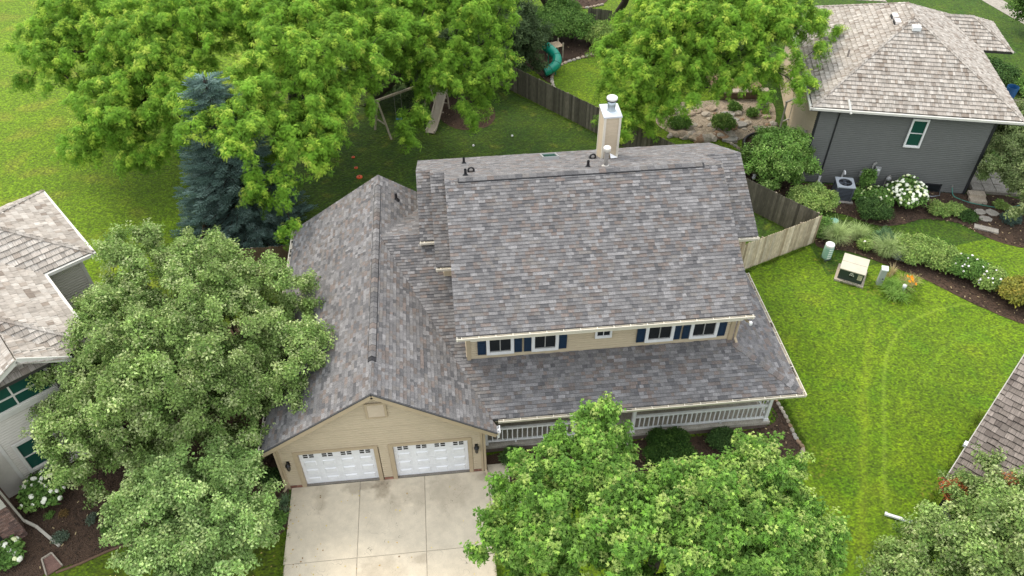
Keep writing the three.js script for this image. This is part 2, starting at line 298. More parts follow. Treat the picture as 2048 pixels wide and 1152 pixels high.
bed([[25.45, -11.45], [26.83, -10.95], [28.16, -9.85], [29.6, -8.6], [31.09, -6.7], [32.7, -5.2], [35, -4.2], [36.5, -6.2], [33.5, -7.2], [32.3, -8.6], [31.35, -9.7], [29.4, -11.0], [27.4, -12.3], [26.2, -13.0], [25.5, -12.2]], 'long mulch strip under the shrub border', 900);
bed([[22.6, -18.2], [24.0, -19.4], [24.6, -21.4], [25.6, -22.8], [27.2, -23.4], [27.6, -20.4], [26.2, -17.6], [24.2, -16.8]], 'mulch bed beside the rock garden', 250);
bed([[6.2, -28.2], [9.0, -28.2], [10.2, -26.6], [9.8, -24.9], [8.4, -24.4], [7.0, -25.4]], 'old mulch ring under the locust by the slide', 200);
bed([[13.2, -31.6], [14.1, -29.6], [14.6, -31.0], [15.2, -32.1], [16.3, -32.6], [18.5, -33.4], [18, -36.5], [14, -37], [11.5, -34]], 'mulch under the green tube slide', 250);
bed([[16.8, -41.6], [18.1, -40.9], [19.8, -41.2], [20.8, -43.5], [17.2, -44]], 'round mulch bed far behind the play yard', 80);
sheet('rock_bed', [[20.0, -24.0], [20.9, -22.4], [22.2, -22.6], [23.3, -22.0], [24.1, -21.2], [24.6, -21.6], [26.4, -22.2], [27.6, -24.0], [27.6, -26.0], [24, -26.2], [21, -25.9]], 0.028, std([0.80, 0.74, 0.66], { map: tex(512, (u, v) => { const k = hashN(Math.floor(u * 160), Math.floor(v * 160), 4) * 0.5 + pn(u, v, 90, 90, 2) * 0.5 + 0.3 * (pf(u, v, 6, 3, 8) - 0.5), a = 0.5 + 0.45 * k; return [a, a * 0.95, a * 0.88]; }, true, 0.3), bumpMap: mulchBump, bumpScale: 0.06, roughness: 1 }), 'pale gravel ground of the rock garden');
{ // bark chips on the beds
  const ed = new THREE.CatmullRomCurve3([[-0.6, 2.05], [-1.6, 1.45], [-3.4, 1.95], [-5.6, 1.8], [-7.0, 2.35], [-7.7, 2.6]].map((p) => V(p[0], 0.03, p[1]))).getPoints(60); const eg = thing('bed_edging', 'thin brown edging strip between the left mulch and grass', 'edging', [0, 0, 0]); mesh('strip', tubeGeo(ed, ed.map(() => 0.05), 6), std([0.20, 0.12, 0.075], { map: granule, roughness: 0.9 }), eg);
  const g = new MB(); g.box(0, 0, 0, 0.09, 0.018, 0.028); const list = [];
  for (const [p, n] of beds) { const xs = p.map((q) => q[0]), zs = p.map((q) => q[1]); let k = 0, guard = 0; while (k < n * 3 && guard++ < n * 20) { const x = R(Math.min(...xs), Math.max(...xs)), z = R(Math.min(...zs), Math.max(...zs)); if (inPoly(x, z, p)) { list.push([x, z]); k++; } } }
  const im = new THREE.InstancedMesh(g.geo(), std([1, 1, 1], { roughness: 1 }), list.length), o = new THREE.Object3D(), c = new THREE.Color();
  list.forEach(([x, z], i) => { o.position.set(x, 0.03 + R(0, 0.015), z); o.rotation.set(R(-0.5, 0.5), R(0, 6.28), R(-0.4, 0.4)); o.scale.setScalar(R(0.5, 1.3)); o.updateMatrix(); im.setMatrixAt(i, o.matrix); const k = R(0.5, 1.5), p = rnd() < 0.04; im.setColorAt(i, p ? c.setRGB(0.42, 0.33, 0.18) : c.setRGB(0.055 * k, 0.036 * k, 0.024 * k)); });
  im.name = 'bark_chips'; im.castShadow = im.receiveShadow = true; scene.add(im); tag(im, 'loose bark chips strewn over the mulch beds', 'bark chips', null, 'stuff');
}
// concrete drive of separate slabs
const concTex = (s, stains) => tex(1024, (u, v) => { const n = pf(u, v, 5, 5, s), f = pn(u, v, 512, 512, s + 3), m = pf(u, v, 18, 3, s + 8); let a = 0.80 + 0.09 * (n - 0.5) + 0.09 * (f - 0.5) + 0.07 * (m - 0.5), w = 1.0; for (const [x, y, rx, ry, d] of stains) { const q = Math.hypot((u - x) / rx, (v - y) / ry) + 0.9 * (n - 0.5) + 0.5 * (m - 0.5), k = sstep(q, 0.35, 1.0); a -= d * 0.75 * (1 - k); w -= d * 0.25 * (1 - k); } const cr = pf(u, v, 4, 4, s + 20), mk = pn(u, v, 3, 3, s + 31); if (Math.abs(cr - 0.52) < 0.0016 && mk > 0.58) a *= 0.72; if (hashN(Math.floor(u * 420), Math.floor(v * 420), s) > 0.9986) a *= 0.55; return [a, a * (0.945 - (1 - w) * 0.3), a * (0.84 - (1 - w) * 0.6)]; });
const concBump = tex(512, (u, v) => 0.5 * pn(u, v, 256, 256, 3) + 0.5 * pf(u, v, 20, 3, 5), false, 0.4);
const slabMats = [[[0.35, 0.2, 0.12, 0.28, 0.10], [0.8, 0.1, 0.3, 0.12, 0.12]], [[0.28, 0.16, 0.16, 0.2, 0.20], [0.12, 0.08, 0.25, 0.08, 0.14], [0.6, 0.3, 0.3, 0.25, 0.05]], [[0.3, 0.25, 0.3, 0.3, 0.06], [0.8, 0.1, 0.3, 0.08, 0.10]], []].map((s, i) => std([0.94, 0.94, 0.94], { map: concTex(i * 3 + 2, s), bumpMap: concBump, bumpScale: 0.004, roughness: 0.9 }));
{
  const drive = new THREE.Group(); drive.name = 'driveway'; drive.userData = { kind: 'structure', label: 'stained concrete driveway in front of the garage' }; scene.add(drive);
  new MB().quad(V(0.2, 0.03, 12.7), V(7.6, 0.03, 12.7), V(7.6, 0.03, 0.03), V(0.2, 0.03, 0.03)).build('joint_bed', std([0.46, 0.42, 0.35], { map: granule, roughness: 1 }), drive);
  const xs = [0.16, 2.75, 5.2, 7.62], zs = [0.012, 3.15, 6.4, 9.6, 12.8], gap = 0.008;
  const slab = (x0, x1, z0, z1, mat, taper = 0) => {
    const mb = new MB(), y = 0.05, b = 0.012, q = [[x0 + gap + taper, z0 + gap], [x1 - gap, z0 + gap], [x1 - gap, z1 - gap], [x0 + gap, z1 - gap]], inn = [[q[0][0] + b, q[0][1] + b], [q[1][0] - b, q[1][1] + b], [q[2][0] - b, q[2][1] - b], [q[3][0] + b, q[3][1] - b]];
    const T = inn.map((p) => V(p[0], y, p[1])), S = q.map((p) => V(p[0], y - b, p[1])), L = q.map((p) => V(p[0], -0.04, p[1]));
    mb.poly(T.slice().reverse()); for (let i = 0; i < 4; i++) { const j = (i + 1) % 4; mb.quad(T[i], T[j], S[j], S[i]); mb.quad(S[i], S[j], L[j], L[i]); }
    const g = mb.geo(), uv = g.attributes.uv, p = g.attributes.position; for (let i = 0; i < uv.count; i++) uv.setXY(i, (p.getX(i) - x0) / 3.3 + 0.02, (p.getZ(i) - z0) / 3.3 + 0.02);
    mesh('slab', g, mat, drive);
  };
  for (let j = 0; j < 4; j++) for (let i = 0; i < 3; i++) slab(xs[i] + (i === 0 && j > 0 ? 0.05 : 0), xs[i + 1], zs[j], zs[j + 1], j === 0 ? slabMats[i] : slabMats[(i + j) % 2 ? 3 : 2]);
  slab(7.62, 8.45, -0.25, 1.55, slabMats[3]); slab(8.47, 10.2, 0.75, 1.55, slabMats[3]);
  const walk = new MB(); walk.span(10.2, 12.9, -0.02, 0.05, 0.72, 1.6); walk.build('walkway_slab', slabMats[3], drive);
}
// pieces of path and road farther off
sheet('patio', [[40.6, -24.6], [43, -24.4], [46.5, -23.2], [46, -21.4], [41.6, -22.6]], 0.014, std([0.42, 0.36, 0.29], { map: granule, roughness: 0.95 }), 'brown paved patio right of the grey house', false);
sheet('path', [[49.0, -40.5], [50.6, -40.5], [51.6, -34.4], [50.6, -32.8], [50.0, -35]], 0.014, std([0.50, 0.46, 0.40], { map: granule, roughness: 0.95 }), 'pale concrete path behind the grey house', false);
// ---------------------------------------------------------------- the tan house with attached garage
const house = thing('tan_house', 'two storey tan house with grey brown shingle roof and double garage', 'house');
const shPal = [[[0.32, 0.312, 0.318], 15], [[0.252, 0.246, 0.250], 28], [[0.206, 0.20, 0.205], 24], [[0.150, 0.148, 0.155], 12], [[0.252, 0.210, 0.192], 9], [[0.206, 0.178, 0.166], 8], [[0.242, 0.226, 0.216], 8]];
function weighted(pal, r, vary = 0.1) { let s = 0; for (const p of pal) s += p[1]; let k = r() * s; for (const [c, w] of pal) { k -= w; if (k <= 0) { const b = 1 + (r() - 0.5) * 2 * vary; return [c[0] * b, c[1] * b, c[2] * b]; } } return pal[0][0]; }
const rs = rngOf(101), shOpt = { e: 0.14, w: (r) => { const k = r(); return k < 0.35 ? R(0.11, 0.18, r) : k < 0.9 ? R(0.18, 0.29, r) : R(0.29, 0.42, r); }, t: 0.024, colour: (r) => weighted(shPal, r, 0.12), r: rs, jitter: 0.004, lift: 0.006 };
const roofs = {}, shingles = [];
const deckMB = {};
function roofFace(part, f, plans, hidden) {
  deckMB[part] ??= new MB();
  for (const plan of plans) { const uv = plan.map(([x, z]) => f.xz(x, z)); const l = courses(f, uv, shOpt); l.forEach((s) => { s.part = part; s.hidden = hidden; }); shingles.push(...l); deckMB[part].slab(ccw(uv).map((p) => f.pt(p[0], p[1], 0)), V(0, -0.13, 0)); }
}
const rect = (x0, x1, z0, z1) => [[x0, z0], [x1, z0], [x1, z1], [x0, z1]];
const GL = face([-0.31, 2.86, -12.19], [-0.31, 2.86, 0.365], [3.845, 5.6, 0]), GR = face([8, 2.86, 0.365], [8, 2.86, -12.19], [3.845, 5.6, 0]);
roofFace('garage_roof', GL, [rect(-0.31, 3.845, -12.19, 0.365)]);
roofFace('garage_roof', GR, [[[3.845, 0.365], [8, 0.365], [8, 0.07], [4.0, -7.95], [3.845, -7.95]], [[3.845, -7.95], [4.0, -7.95], [6.11, -12.19], [3.845, -12.19]]]);
const PF = face([8, 2.905, -0.065], [19.647, 2.905, -0.065], [10, 2.905 + 0.33 * 2, -2.065]), PR = face([19.647, 2.905, -0.065], [19.647, 2.905, -7], [17.647, 2.905 + 0.66, -3]), PB = face([9, 5.5 - 0.33 * 4.24, -12.19], [4, 5.5 - 0.33 * 4.24, -12.19], [5, 5.5, -7.95]);
roofFace('porch_roof', PF, [[[4.02, -7.95], [7.3, -7.95], [7.3, -2.5], [6.71, -2.5]], [[6.71, -2.5], [17.215, -2.5], [19.537, -0.175], [7.88, -0.175]]]);
roofFace('porch_roof', PR, [[[19.537, -0.175], [17.215, -2.5], [17.215, -6.9], [19.537, -6.9]]]);
roofFace('porch_roof', PB, [[[4.02, -7.95], [6.3, -7.95], [6.3, -12.19], [6.11, -12.19]]]);
const EY = 5.53, SL = 0.505, ZB = -13.197;
const MF = (z) => face([6, EY, z], [19, EY, z], [10, EY + SL, z - 1]), MBk = face([19, EY, ZB], [5, EY, ZB], [10, EY + SL, ZB + 1]);
const blocks = [['main', 6.798, 17.677, -1.809], ['step', 5.62, 6.213, -7.276], ['step', 6.213, 6.798, -5.611], ['step', 17.677, 19.31, -6.133]];
for (const [, x0, x1, zf] of blocks) { const zm = (zf + ZB) / 2; roofFace('main_roof', MF(zf), [rect(x0, x1, zm, zf - 0.11)]); roofFace('main_roof', MBk, [rect(x0, x1, ZB, zm)]); }
for (const k of Object.keys(deckMB)) roofs[k] = deckMB[k].build(k, M.deck, house);
// the 300 shingles that show largest are parts of their roof
{
  const seen = shingles.map((s) => [s.area / s.mid.clone().sub(camera.position).lengthSq() * Math.max(0.02, (s.top[1].clone().sub(s.top[0]).cross(s.top[2].clone().sub(s.top[0])).normalize()).dot(camera.position.clone().sub(s.mid).normalize())) * (s.part === 'main_roof' && s.mid.z > -7.5 ? 1.0 : 0.92), s]).sort((a, b) => b[0] - a[0]).map((x) => x[1]);
  const r = rngOf(5), own = new Set(seen.slice(0, 300)), rest = new MB();
  for (const s of shingles) if (own.has(s)) { const mb = new MB(); pieceInto(mb, s); mb.build('shingle', M.shingle, roofs[s.part]); } else pieceInto(rest, s);
  rest.build('shingles', M.shingle, house).userData.kind = 'stuff';
}
// ridge and hip caps over a black ridge vent
function caps(parent, A, B, s1, s2, { len = 0.27, wd = 0.15, vent, lift = 0.025, hip = false }) {
  const d = B.clone().sub(A), L = d.length(); d.normalize(); const n = s1.clone().add(s2).multiplyScalar(-1).normalize(), k = Math.round(L / len), st = L / k;
  const S = (p, s, w, h) => p.clone().addScaledVector(s, w).addScaledVector(n, h);
  if (vent) { const a = A.clone().addScaledVector(d, vent[0]), b = A.clone().addScaledVector(d, L - vent[1]), mb = new MB(), h = 0.055; for (const s of [s1, s2]) { mb.quad(S(a, s, 0, h), S(b, s, 0, h), S(b, s, wd + 0.025, h), S(a, s, wd + 0.025, h)); mb.quad(S(a, s, wd + 0.025, h), S(b, s, wd + 0.025, h), S(b, s, wd + 0.025, -0.01), S(a, s, wd + 0.025, -0.01)); } for (const e of [a, b]) mb.poly([S(e, s1, wd + 0.025, -0.01), S(e, s1, wd + 0.025, h), S(e, V(), 0, h), S(e, s2, wd + 0.025, h), S(e, s2, wd + 0.025, -0.01)]); mb.build('ridge_vent', M.blackPlastic, parent); }
  for (let i = 0; i < k; i++) {
    const p = A.clone().addScaledVector(d, i * st - 0.01), q = A.clone().addScaledVector(d, (i + 1) * st), on = vent && i * st >= vent[0] - 0.02 && (i + 1) * st <= L - vent[1] + 0.05, h0 = lift + (on ? 0.055 : 0), h1 = h0 - 0.016, col = weighted(shPal, rs, 0.1), mb = new MB();
    for (const s of [s1, s2]) { mb.quad(S(p, V(), 0, h0), S(q, V(), 0, h1), S(q, s, wd, h1 - 0.004), S(p, s, wd, h0 - 0.004), col); mb.quad(S(p, s, wd, h0 - 0.004), S(q, s, wd, h1 - 0.004), S(q, s, wd, h1 - 0.02), S(p, s, wd, h0 - 0.024), col); mb.quad(S(p, V(), 0, h0), S(p, s, wd, h0 - 0.004), S(p, s, wd, h0 - 0.024), S(p, V(), 0, h0 - 0.02), col); }
    mb.build('ridge_cap', M.shingle, parent);
  }
}
const dn = (x, y, z) => V(x, y, z).normalize();
caps(roofs.main_roof, V(6.8, 8.405, -7.503), V(17.677, 8.405, -7.503), dn(0, -SL, 1), dn(0, -SL, -1), { vent: [0.5, 0.75] });
for (const [, x0, x1, zf] of blocks.slice(1)) { const zm = (zf + ZB) / 2; caps(roofs.main_roof, V(x0 + 0.01, EY + SL * (zf - zm), zm), V(x1 - 0.01, EY + SL * (zf - zm), zm), dn(0, -SL, 1), dn(0, -SL, -1), {}); }
caps(roofs.garage_roof, V(3.845, 5.6, 0.35), V(3.845, 5.6, -12.18), dn(-1, -0.66, 0), dn(1, -0.66, 0), { vent: [1.45, 0.75] });
caps(roofs.porch_roof, V(4.15, 5.5, -7.95), V(6.0, 5.5, -7.95), dn(0, -0.33, 1), dn(0, -0.33, -1), {});
{ const d = dn(-1, 0.33, -1), s = (n) => { const c = V().crossVectors(d, n).normalize(); return c.y > 0 ? c.negate() : c; }; caps(roofs.porch_roof, V(19.50, 2.953, -0.21), V(17.4, 3.645, -2.31), s(V(0, 1, 0.33)), s(V(0.33, 1, 0)), { len: 0.2, lift: 0.045 }); }
// drip edge lines on the rakes
{
  const rake = (A, B, name, mat, w = 0.16, t = 0.03) => { const mb = new MB(); mb.bar(A, B, t, w, null); return mb.build(name, mat, house); };
  rake(V(3.845, 5.46, 0.385), V(-0.33, 2.725, 0.385), 'rake_board', M.tanTrim, 0.2); rake(V(3.845, 5.46, 0.385), V(8.0, 2.725, 0.385), 'rake_board', M.tanTrim, 0.2);
  for (const [z, x0, x1, y0, y1] of [[0.39, 3.845, -0.34, 5.585, 2.845], [0.39, 3.845, 8.02, 5.585, 2.845]]) rake(V(x0, y0, z), V(x1, y1, z), 'drip_edge', M.deck, 0.045, 0.05);
  // soffits
  new MB().slab([V(-0.3, 2.74, 0.37), V(0.05, 2.96, 0.37), V(0.05, 2.96, 0), V(-0.3, 2.74, 0)], V(0, -0.02, 0)).build('soffit', M.cream, house);
  for (const x of [6.83, 17.65]) { rake(V(x, 5.44, -1.80), V(x, 8.33, -7.503), 'rake_board', M.cream, 0.16); rake(V(x, 5.44, -13.19), V(x, 8.33, -7.503), 'rake_board', M.cream, 0.16); }
  for (const [x, zf] of [[5.65, -7.276], [6.245, -5.611], [19.28, -6.133]]) { const zm = (zf + ZB) / 2, y = EY + SL * (zf - zm); rake(V(x, EY - 0.09, zf), V(x, y - 0.075, zm), 'rake_board', M.cream, 0.16); rake(V(x, EY - 0.09, ZB), V(x, y - 0.075, zm), 'rake_board', M.cream, 0.16); }
}
// gutters: an open channel with hangers and old leaves inside
function gutter(A, B, out, mat = M.cream, debris = 0.5) {
  const d = B.clone().sub(A), L = d.length(); d.normalize(); const mb = new MB(), P = (a, o, h) => A.clone().addScaledVector(d, a).addScaledVector(out, o).add(V(0, h, 0)), w = 0.115, h = 0.11;
  const strip = (o0, h0, o1, h1) => { mb.slab([P(0, o0, h0), P(L, o0, h0), P(L, o1, h1), P(0, o1, h1)], h0 === h1 ? V(0, 0.008, 0) : out.clone().multiplyScalar(0.008)); };
  strip(0.012, -h, 0.012, 0.0); strip(0.02, -h, w - 0.02, -h); strip(w - 0.02, -h, w, -0.02); strip(w, -0.02, w, 0.012); strip(w - 0.012, 0.012, w + 0.014, 0.012);
  for (let a = 0.2; a < L; a += 0.61) mb.bar(P(a, 0.01, 0.004), P(a, w + 0.006, 0.012), 0.03, 0.008);
  for (const a of [0, L]) mb.poly([P(a, 0.012, 0), P(a, 0.02, -h), P(a, w - 0.02, -h), P(a, w, 0)]);
  const g = mb.build('gutter', mat, house), db = new MB(), r = rngOf(L * 100 | 0);
  for (let a = 0.05; a < L - 0.1; a += R(0.1, 0.5, r)) if (r() < debris) { const l = R(0.08, 0.4, r), hh = -h + R(0.03, 0.08, r); db.poly([P(a, 0.022, hh), P(Math.min(L, a + l), 0.022, hh + R(-0.02, 0.02, r)), P(Math.min(L, a + l * R(0.7, 1, r)), w - 0.012, hh), P(a + l * R(0, 0.2, r), w - 0.012, hh)]); }
  if (!db.empty) db.build('leaf_litter', M.dark, g);
  return g;
}
gutter(V(6.80, EY + 0.035, -1.915), V(17.70, EY + 0.035, -1.915), V(0, 0, 1), M.cream, 0.45);
gutter(V(8.1, 2.925, -0.17), V(19.54, 2.925, -0.17), V(0, 0, 1), M.cream, 0.25);
gutter(V(19.54, 2.925, -0.06), V(19.54, 2.925, -6.9), V(1, 0, 0), M.cream, 0.15);
gutter(V(5.6, EY + 0.035, -7.38), V(6.2, EY + 0.035, -7.38), V(0, 0, 1), M.cream, 0.2); gutter(V(6.2, EY + 0.035, -5.715), V(6.79, EY + 0.035, -5.715), V(0, 0, 1), M.cream, 0.2); gutter(V(17.69, EY + 0.035, -6.235), V(19.34, EY + 0.035, -6.235), V(0, 0, 1), M.cream, 0.3);
gutter(V(-0.32, 2.85, -12.2), V(-0.32, 2.85, 0.36), V(-1, 0, 0), M.cream, 0.5); gutter(V(8.01, 2.85, 0.05), V(8.01, 2.85, 0.37), V(1, 0, 0), M.white, 0);
// fascia boards behind the gutters
for (const [x0, x1, y, z] of [[6.8, 17.69, EY - 0.035, -1.925], [8.0, 19.52, 2.85, -0.19], [5.62, 6.2, EY - 0.035, -7.39], [6.213, 6.79, EY - 0.035, -5.725], [17.69, 19.3, EY - 0.035, -6.247]]) new MB().span(x0, x1, y - 0.08, y + 0.06, z - 0.02, z).build('fascia', M.cream, house);
new MB().span(19.50, 19.525, 2.77, 2.91, -6.9, -0.2).build('fascia', M.cream, house);
// walls -------------------------------------------------------------------
const front = (x, y, z) => face([x, y, z], [x + 1, y, z], [x, y + 1, z]), E13 = 0.13;
{ // garage front in pieces round the two doors
  const f = front(0, 0, 0), yr = (x) => 5.47 - 0.66 * Math.abs(x - 3.845);
  siding(f, [[[0.14, 0.2], [0.60, 0.2], [0.60, 2.21], [0.14, 2.21]], [[3.68, 0.2], [4.02, 0.2], [4.02, 2.21], [3.68, 2.21]], [[7.10, 0.2], [7.40, 0.2], [7.40, 2.21], [7.10, 2.21]], [[0.05, 2.21], [7.49, 2.21], [7.49, yr(7.49)], [3.845, yr(3.845)], [0.05, yr(0.05)]]], E13, 0.026, 'garage_front_wall', M.tan, house);
  spans('corner_board', M.tanTrim, house, [0.05, 0.14, 0, 2.9, -0.02, 0.05], [7.40, 7.49, 0, 2.9, -0.02, 0.05]);
  const core = new MB(); core.span(0.08, 0.60, 0, 2.21, -0.2, -0.02); core.span(3.68, 4.02, 0, 2.21, -0.2, -0.02); core.span(7.10, 7.46, 0, 2.21, -0.2, -0.02);
  core.slab([V(0.06, 2.2, -0.02), V(7.48, 2.2, -0.02), V(7.48, yr(7.48) - 0.02, -0.02), V(3.845, 5.44, -0.02), V(0.06, yr(0.06) - 0.02, -0.02)], V(0, 0, -0.18)); core.build('wall_core', M.tanTrim, house);
  // brick plinths between the doors
  const br = rngOf(8), pal = [[[0.42, 0.19, 0.13], 5], [[0.33, 0.14, 0.10], 4], [[0.50, 0.26, 0.19], 2]];
  const base = new MB(); for (const [a, b] of [[0.12, 0.60], [3.68, 4.02], [7.10, 7.42]]) base.span(a, b, 0, 0.2, -0.05, 0.018); const bp = base.build('brick_plinth', M.mortar, house);
  for (const [a, b] of [[0.12, 0.60], [3.68, 4.02], [7.10, 7.42]]) for (const s of courses(front(0, 0, 0.012), [[a, 0.005], [b, 0.005], [b, 0.2], [a, 0.2]], { e: 0.066, w: () => 0.2, t: 0.014, flat: true, gap: 0.006, colour: (r) => weighted(pal, r, 0.25), r: br })) { const mb = new MB(); pieceInto(mb, s); mb.build('brick', M.brickVC, bp); }
}
{ // other walls
  const left = face([0.05, 0, -11.9], [0.05, 0, 0], [0.05, 1, 0]);
  siding(left, [[[0, 0.1], [11.9, 0.1], [11.9, 2.95], [0, 2.95]]], E13, 0.016, 'garage_side_wall', M.tan, house);
  const b = new MB(); b.span(0.10, 7.44, 0, 2.9, -11.88, -11.7); b.span(7.3, 7.46, 0, 2.85, -11.88, -0.02); b.slab([V(0.06, 2.8, -11.9), V(7.48, 2.8, -11.9), V(3.845, 5.4, -11.9)], V(0, 0, 0.1)); b.build('garage_back_wall', M.tan, house);
  // upper storey front
  const f2 = front(7.16, 3.2, -2.5);
  siding(f2, [[[0.1, 0.3], [10.12, 0.3], [10.12, 2.5], [0.1, 2.5]]], 0.125, 0.022, 'upper_wall', M.tan, house);
  spans('corner_board', M.tanTrim, house, [7.16, 7.30, 3.4, 5.6, -2.52, -2.442], [17.20, 17.38, 3.4, 5.6, -2.52, -2.442], [7.15, 7.165, 3.4, 5.6, -2.64, -2.53]);
  const mainL = face([7.16, 3.2, -12.7], [7.16, 3.2, -2.5], [7.16, 5, -5]), mainR = face([17.38, 0, -2.5], [17.38, 0, -12.7], [17.38, 5, -5]);
  const gab = (z0) => [[0, 0], [10.2, 0], [10.2, 2.4], [5.1, 4.95], [0, 2.4]];
  siding(mainL, [gab(0)], 0.125, 0.016, 'gable_wall', M.tan, house); siding(mainR, [[[0, 0], [10.2, 0], [10.2, 5.6], [5.1, 8.15], [0, 5.6]]], 0.125, 0.016, 'gable_wall', M.tan, house);
  // recessed side bays
  for (const [x0, x1, zf, y0] of [[5.95, 7.16, -7.65, 4.0], [6.5, 7.16, -6.0, 4.0], [17.38, 18.95, -6.55, 0]]) {
    siding(front(x0, y0, zf), [[[0, 0], [x1 - x0, 0], [x1 - x0, 5.6 - y0], [0, 5.6 - y0]]], 0.125, 0.016, 'bay_wall', M.tan, house);
    const L = x0 < 10, xs = L ? x0 : x1, hd = (zf - -12.7) / 2, f = L ? face([xs, y0, -12.7], [xs, y0, zf], [xs, y0 + 1, zf]) : face([xs, y0, zf], [xs, y0, -12.7], [xs, y0 + 1, zf]), w = zf + 12.7;
    siding(f, [[[0, 0], [w, 0], [w, 5.55 - y0], [w / 2, 5.5 - y0 + SL * w / 2], [0, 5.55 - y0]]], 0.125, 0.016, 'bay_side_wall', M.tan, house);
  }
  new MB().span(18.86, 18.98, 0, 5.5, -6.56, -6.51).build('corner_board', M.tanTrim, house);
  siding(face([18.95, 0, -12.7], [5.95, 0, -12.7], [10, 3, -12.7]), [[[0, 0], [13, 0], [13, 5.6], [0, 5.6]]], 0.125, 0.016, 'back_wall', M.tan, house);
  siding(front(7.5, 0.45, -2.5), [[[0, 0], [9.9, 0], [9.9, 2.9], [0, 2.9]]], 0.125, 0.016, 'porch_wall', M.tan, house);
  // ceilings and floors that close the rooms
  const c = new MB(); c.span(7.3, 17.3, 5.35, 5.45, -12.6, -1.85); c.span(5.7, 19.2, 5.36, 5.44, -13.1, -7.4); c.span(17.4, 19.2, 5.37, 5.43, -7.3, -6.2); c.span(0.1, 7.4, 2.6, 2.7, -11.7, -0.1); c.build('ceiling_board', M.cream, house);
  new MB().span(8.0, 19.45, 2.72, 2.75, -2.48, -0.22).span(17.42, 19.45, 2.725, 2.755, -6.8, -2.485).build('porch_ceiling', M.cream, house);
}
// windows ------------------------------------------------------------------
function windowPart(parent, x0, x1, y0, y1, z, { cols = 2, rows = 1, fr = 0.1, mat = M.white, glass = M.glass, mull = M.white, sash = 0.035 } = {}) {
  const w = new THREE.Group(); w.name = 'window'; w.position.set((x0 + x1) / 2, y0, z); parent.add(w); const W = (x1 - x0) / 2, H = y1 - y0;
  const f = new MB(); f.span(-W, -W + fr, 0, H, -0.03, 0.045); f.span(W - fr, W, 0, H, -0.03, 0.045); f.span(-W + fr, W - fr, H - fr, H, -0.03, 0.042); f.span(-W + fr, W - fr, 0, fr, -0.03, 0.05); f.build('frame', mat, w);
  const iw = 2 * (W - fr), ih = H - 2 * fr, cw = iw / cols, ch = ih / rows;
  const s = new MB(); s.span(-W + fr, W - fr, fr, fr + sash, -0.02, 0.02); s.span(-W + fr, W - fr, H - fr - sash, H - fr, -0.02, 0.02); for (let i = 1; i < cols; i++) s.span(-W + fr + cw * i - sash / 2, -W + fr + cw * i + sash / 2, fr + sash, H - fr - sash, -0.02, 0.018); for (let j = 1; j < rows; j++) s.span(-W + fr, W - fr, fr + ch * j - sash / 2, fr + ch * j + sash / 2, -0.02, 0.022); s.build('muntin', mull, w);
  for (let i = 0; i < cols; i++) for (let j = 0; j < rows; j++) { const a = -W + fr + cw * i + 0.012, b = a + cw - 0.024, c = fr + ch * j + 0.012, d = c + ch - 0.024; new MB().span(a, b, c, d, -0.03, -0.012).build('pane', glass, w); }
  return w;
}
const gl2 = std([0.30, 0.30, 0.29], { roughness: 0.6 });
for (const [x0, x1] of [[7.89, 8.92], [9.58, 10.60], [13.90, 15.0], [15.62, 16.70]]) windowPart(house, x0, x1, 3.97, 5.15, -2.425, { cols: 2, fr: 0.12, mull: gl2 });
windowPart(house, 11.97, 12.60, 4.42, 5.05, -2.425, { cols: 2, fr: 0.075, sash: 0.02 });
for (const [x0, x1] of [[7.56, 7.87], [8.94, 9.22], [9.30, 9.565], [10.61, 10.91], [13.58, 13.88], [15.02, 15.26], [15.34, 15.60], [16.72, 17.02]]) {
  const s = new MB(), y0 = 3.99, y1 = 5.13, z = -2.44; s.span(x0, x1, y0, y1, z - 0.02, z + 0.012); s.span(x0, x0 + 0.05, y0, y1, z, z + 0.03); s.span(x1 - 0.05, x1, y0, y1, z, z + 0.03); for (const [a, b] of [[y0, y0 + 0.07], [y1 - 0.07, y1], [4.52, 4.60]]) s.span(x0 + 0.05, x1 - 0.05, a, b, z, z + 0.028);
  for (const [a, b] of [[y0 + 0.1, 4.49], [4.63, y1 - 0.1]]) s.span(x0 + 0.08, x1 - 0.08, a, b, z, z + 0.022);
  s.build('shutter', M.navy, house);
}
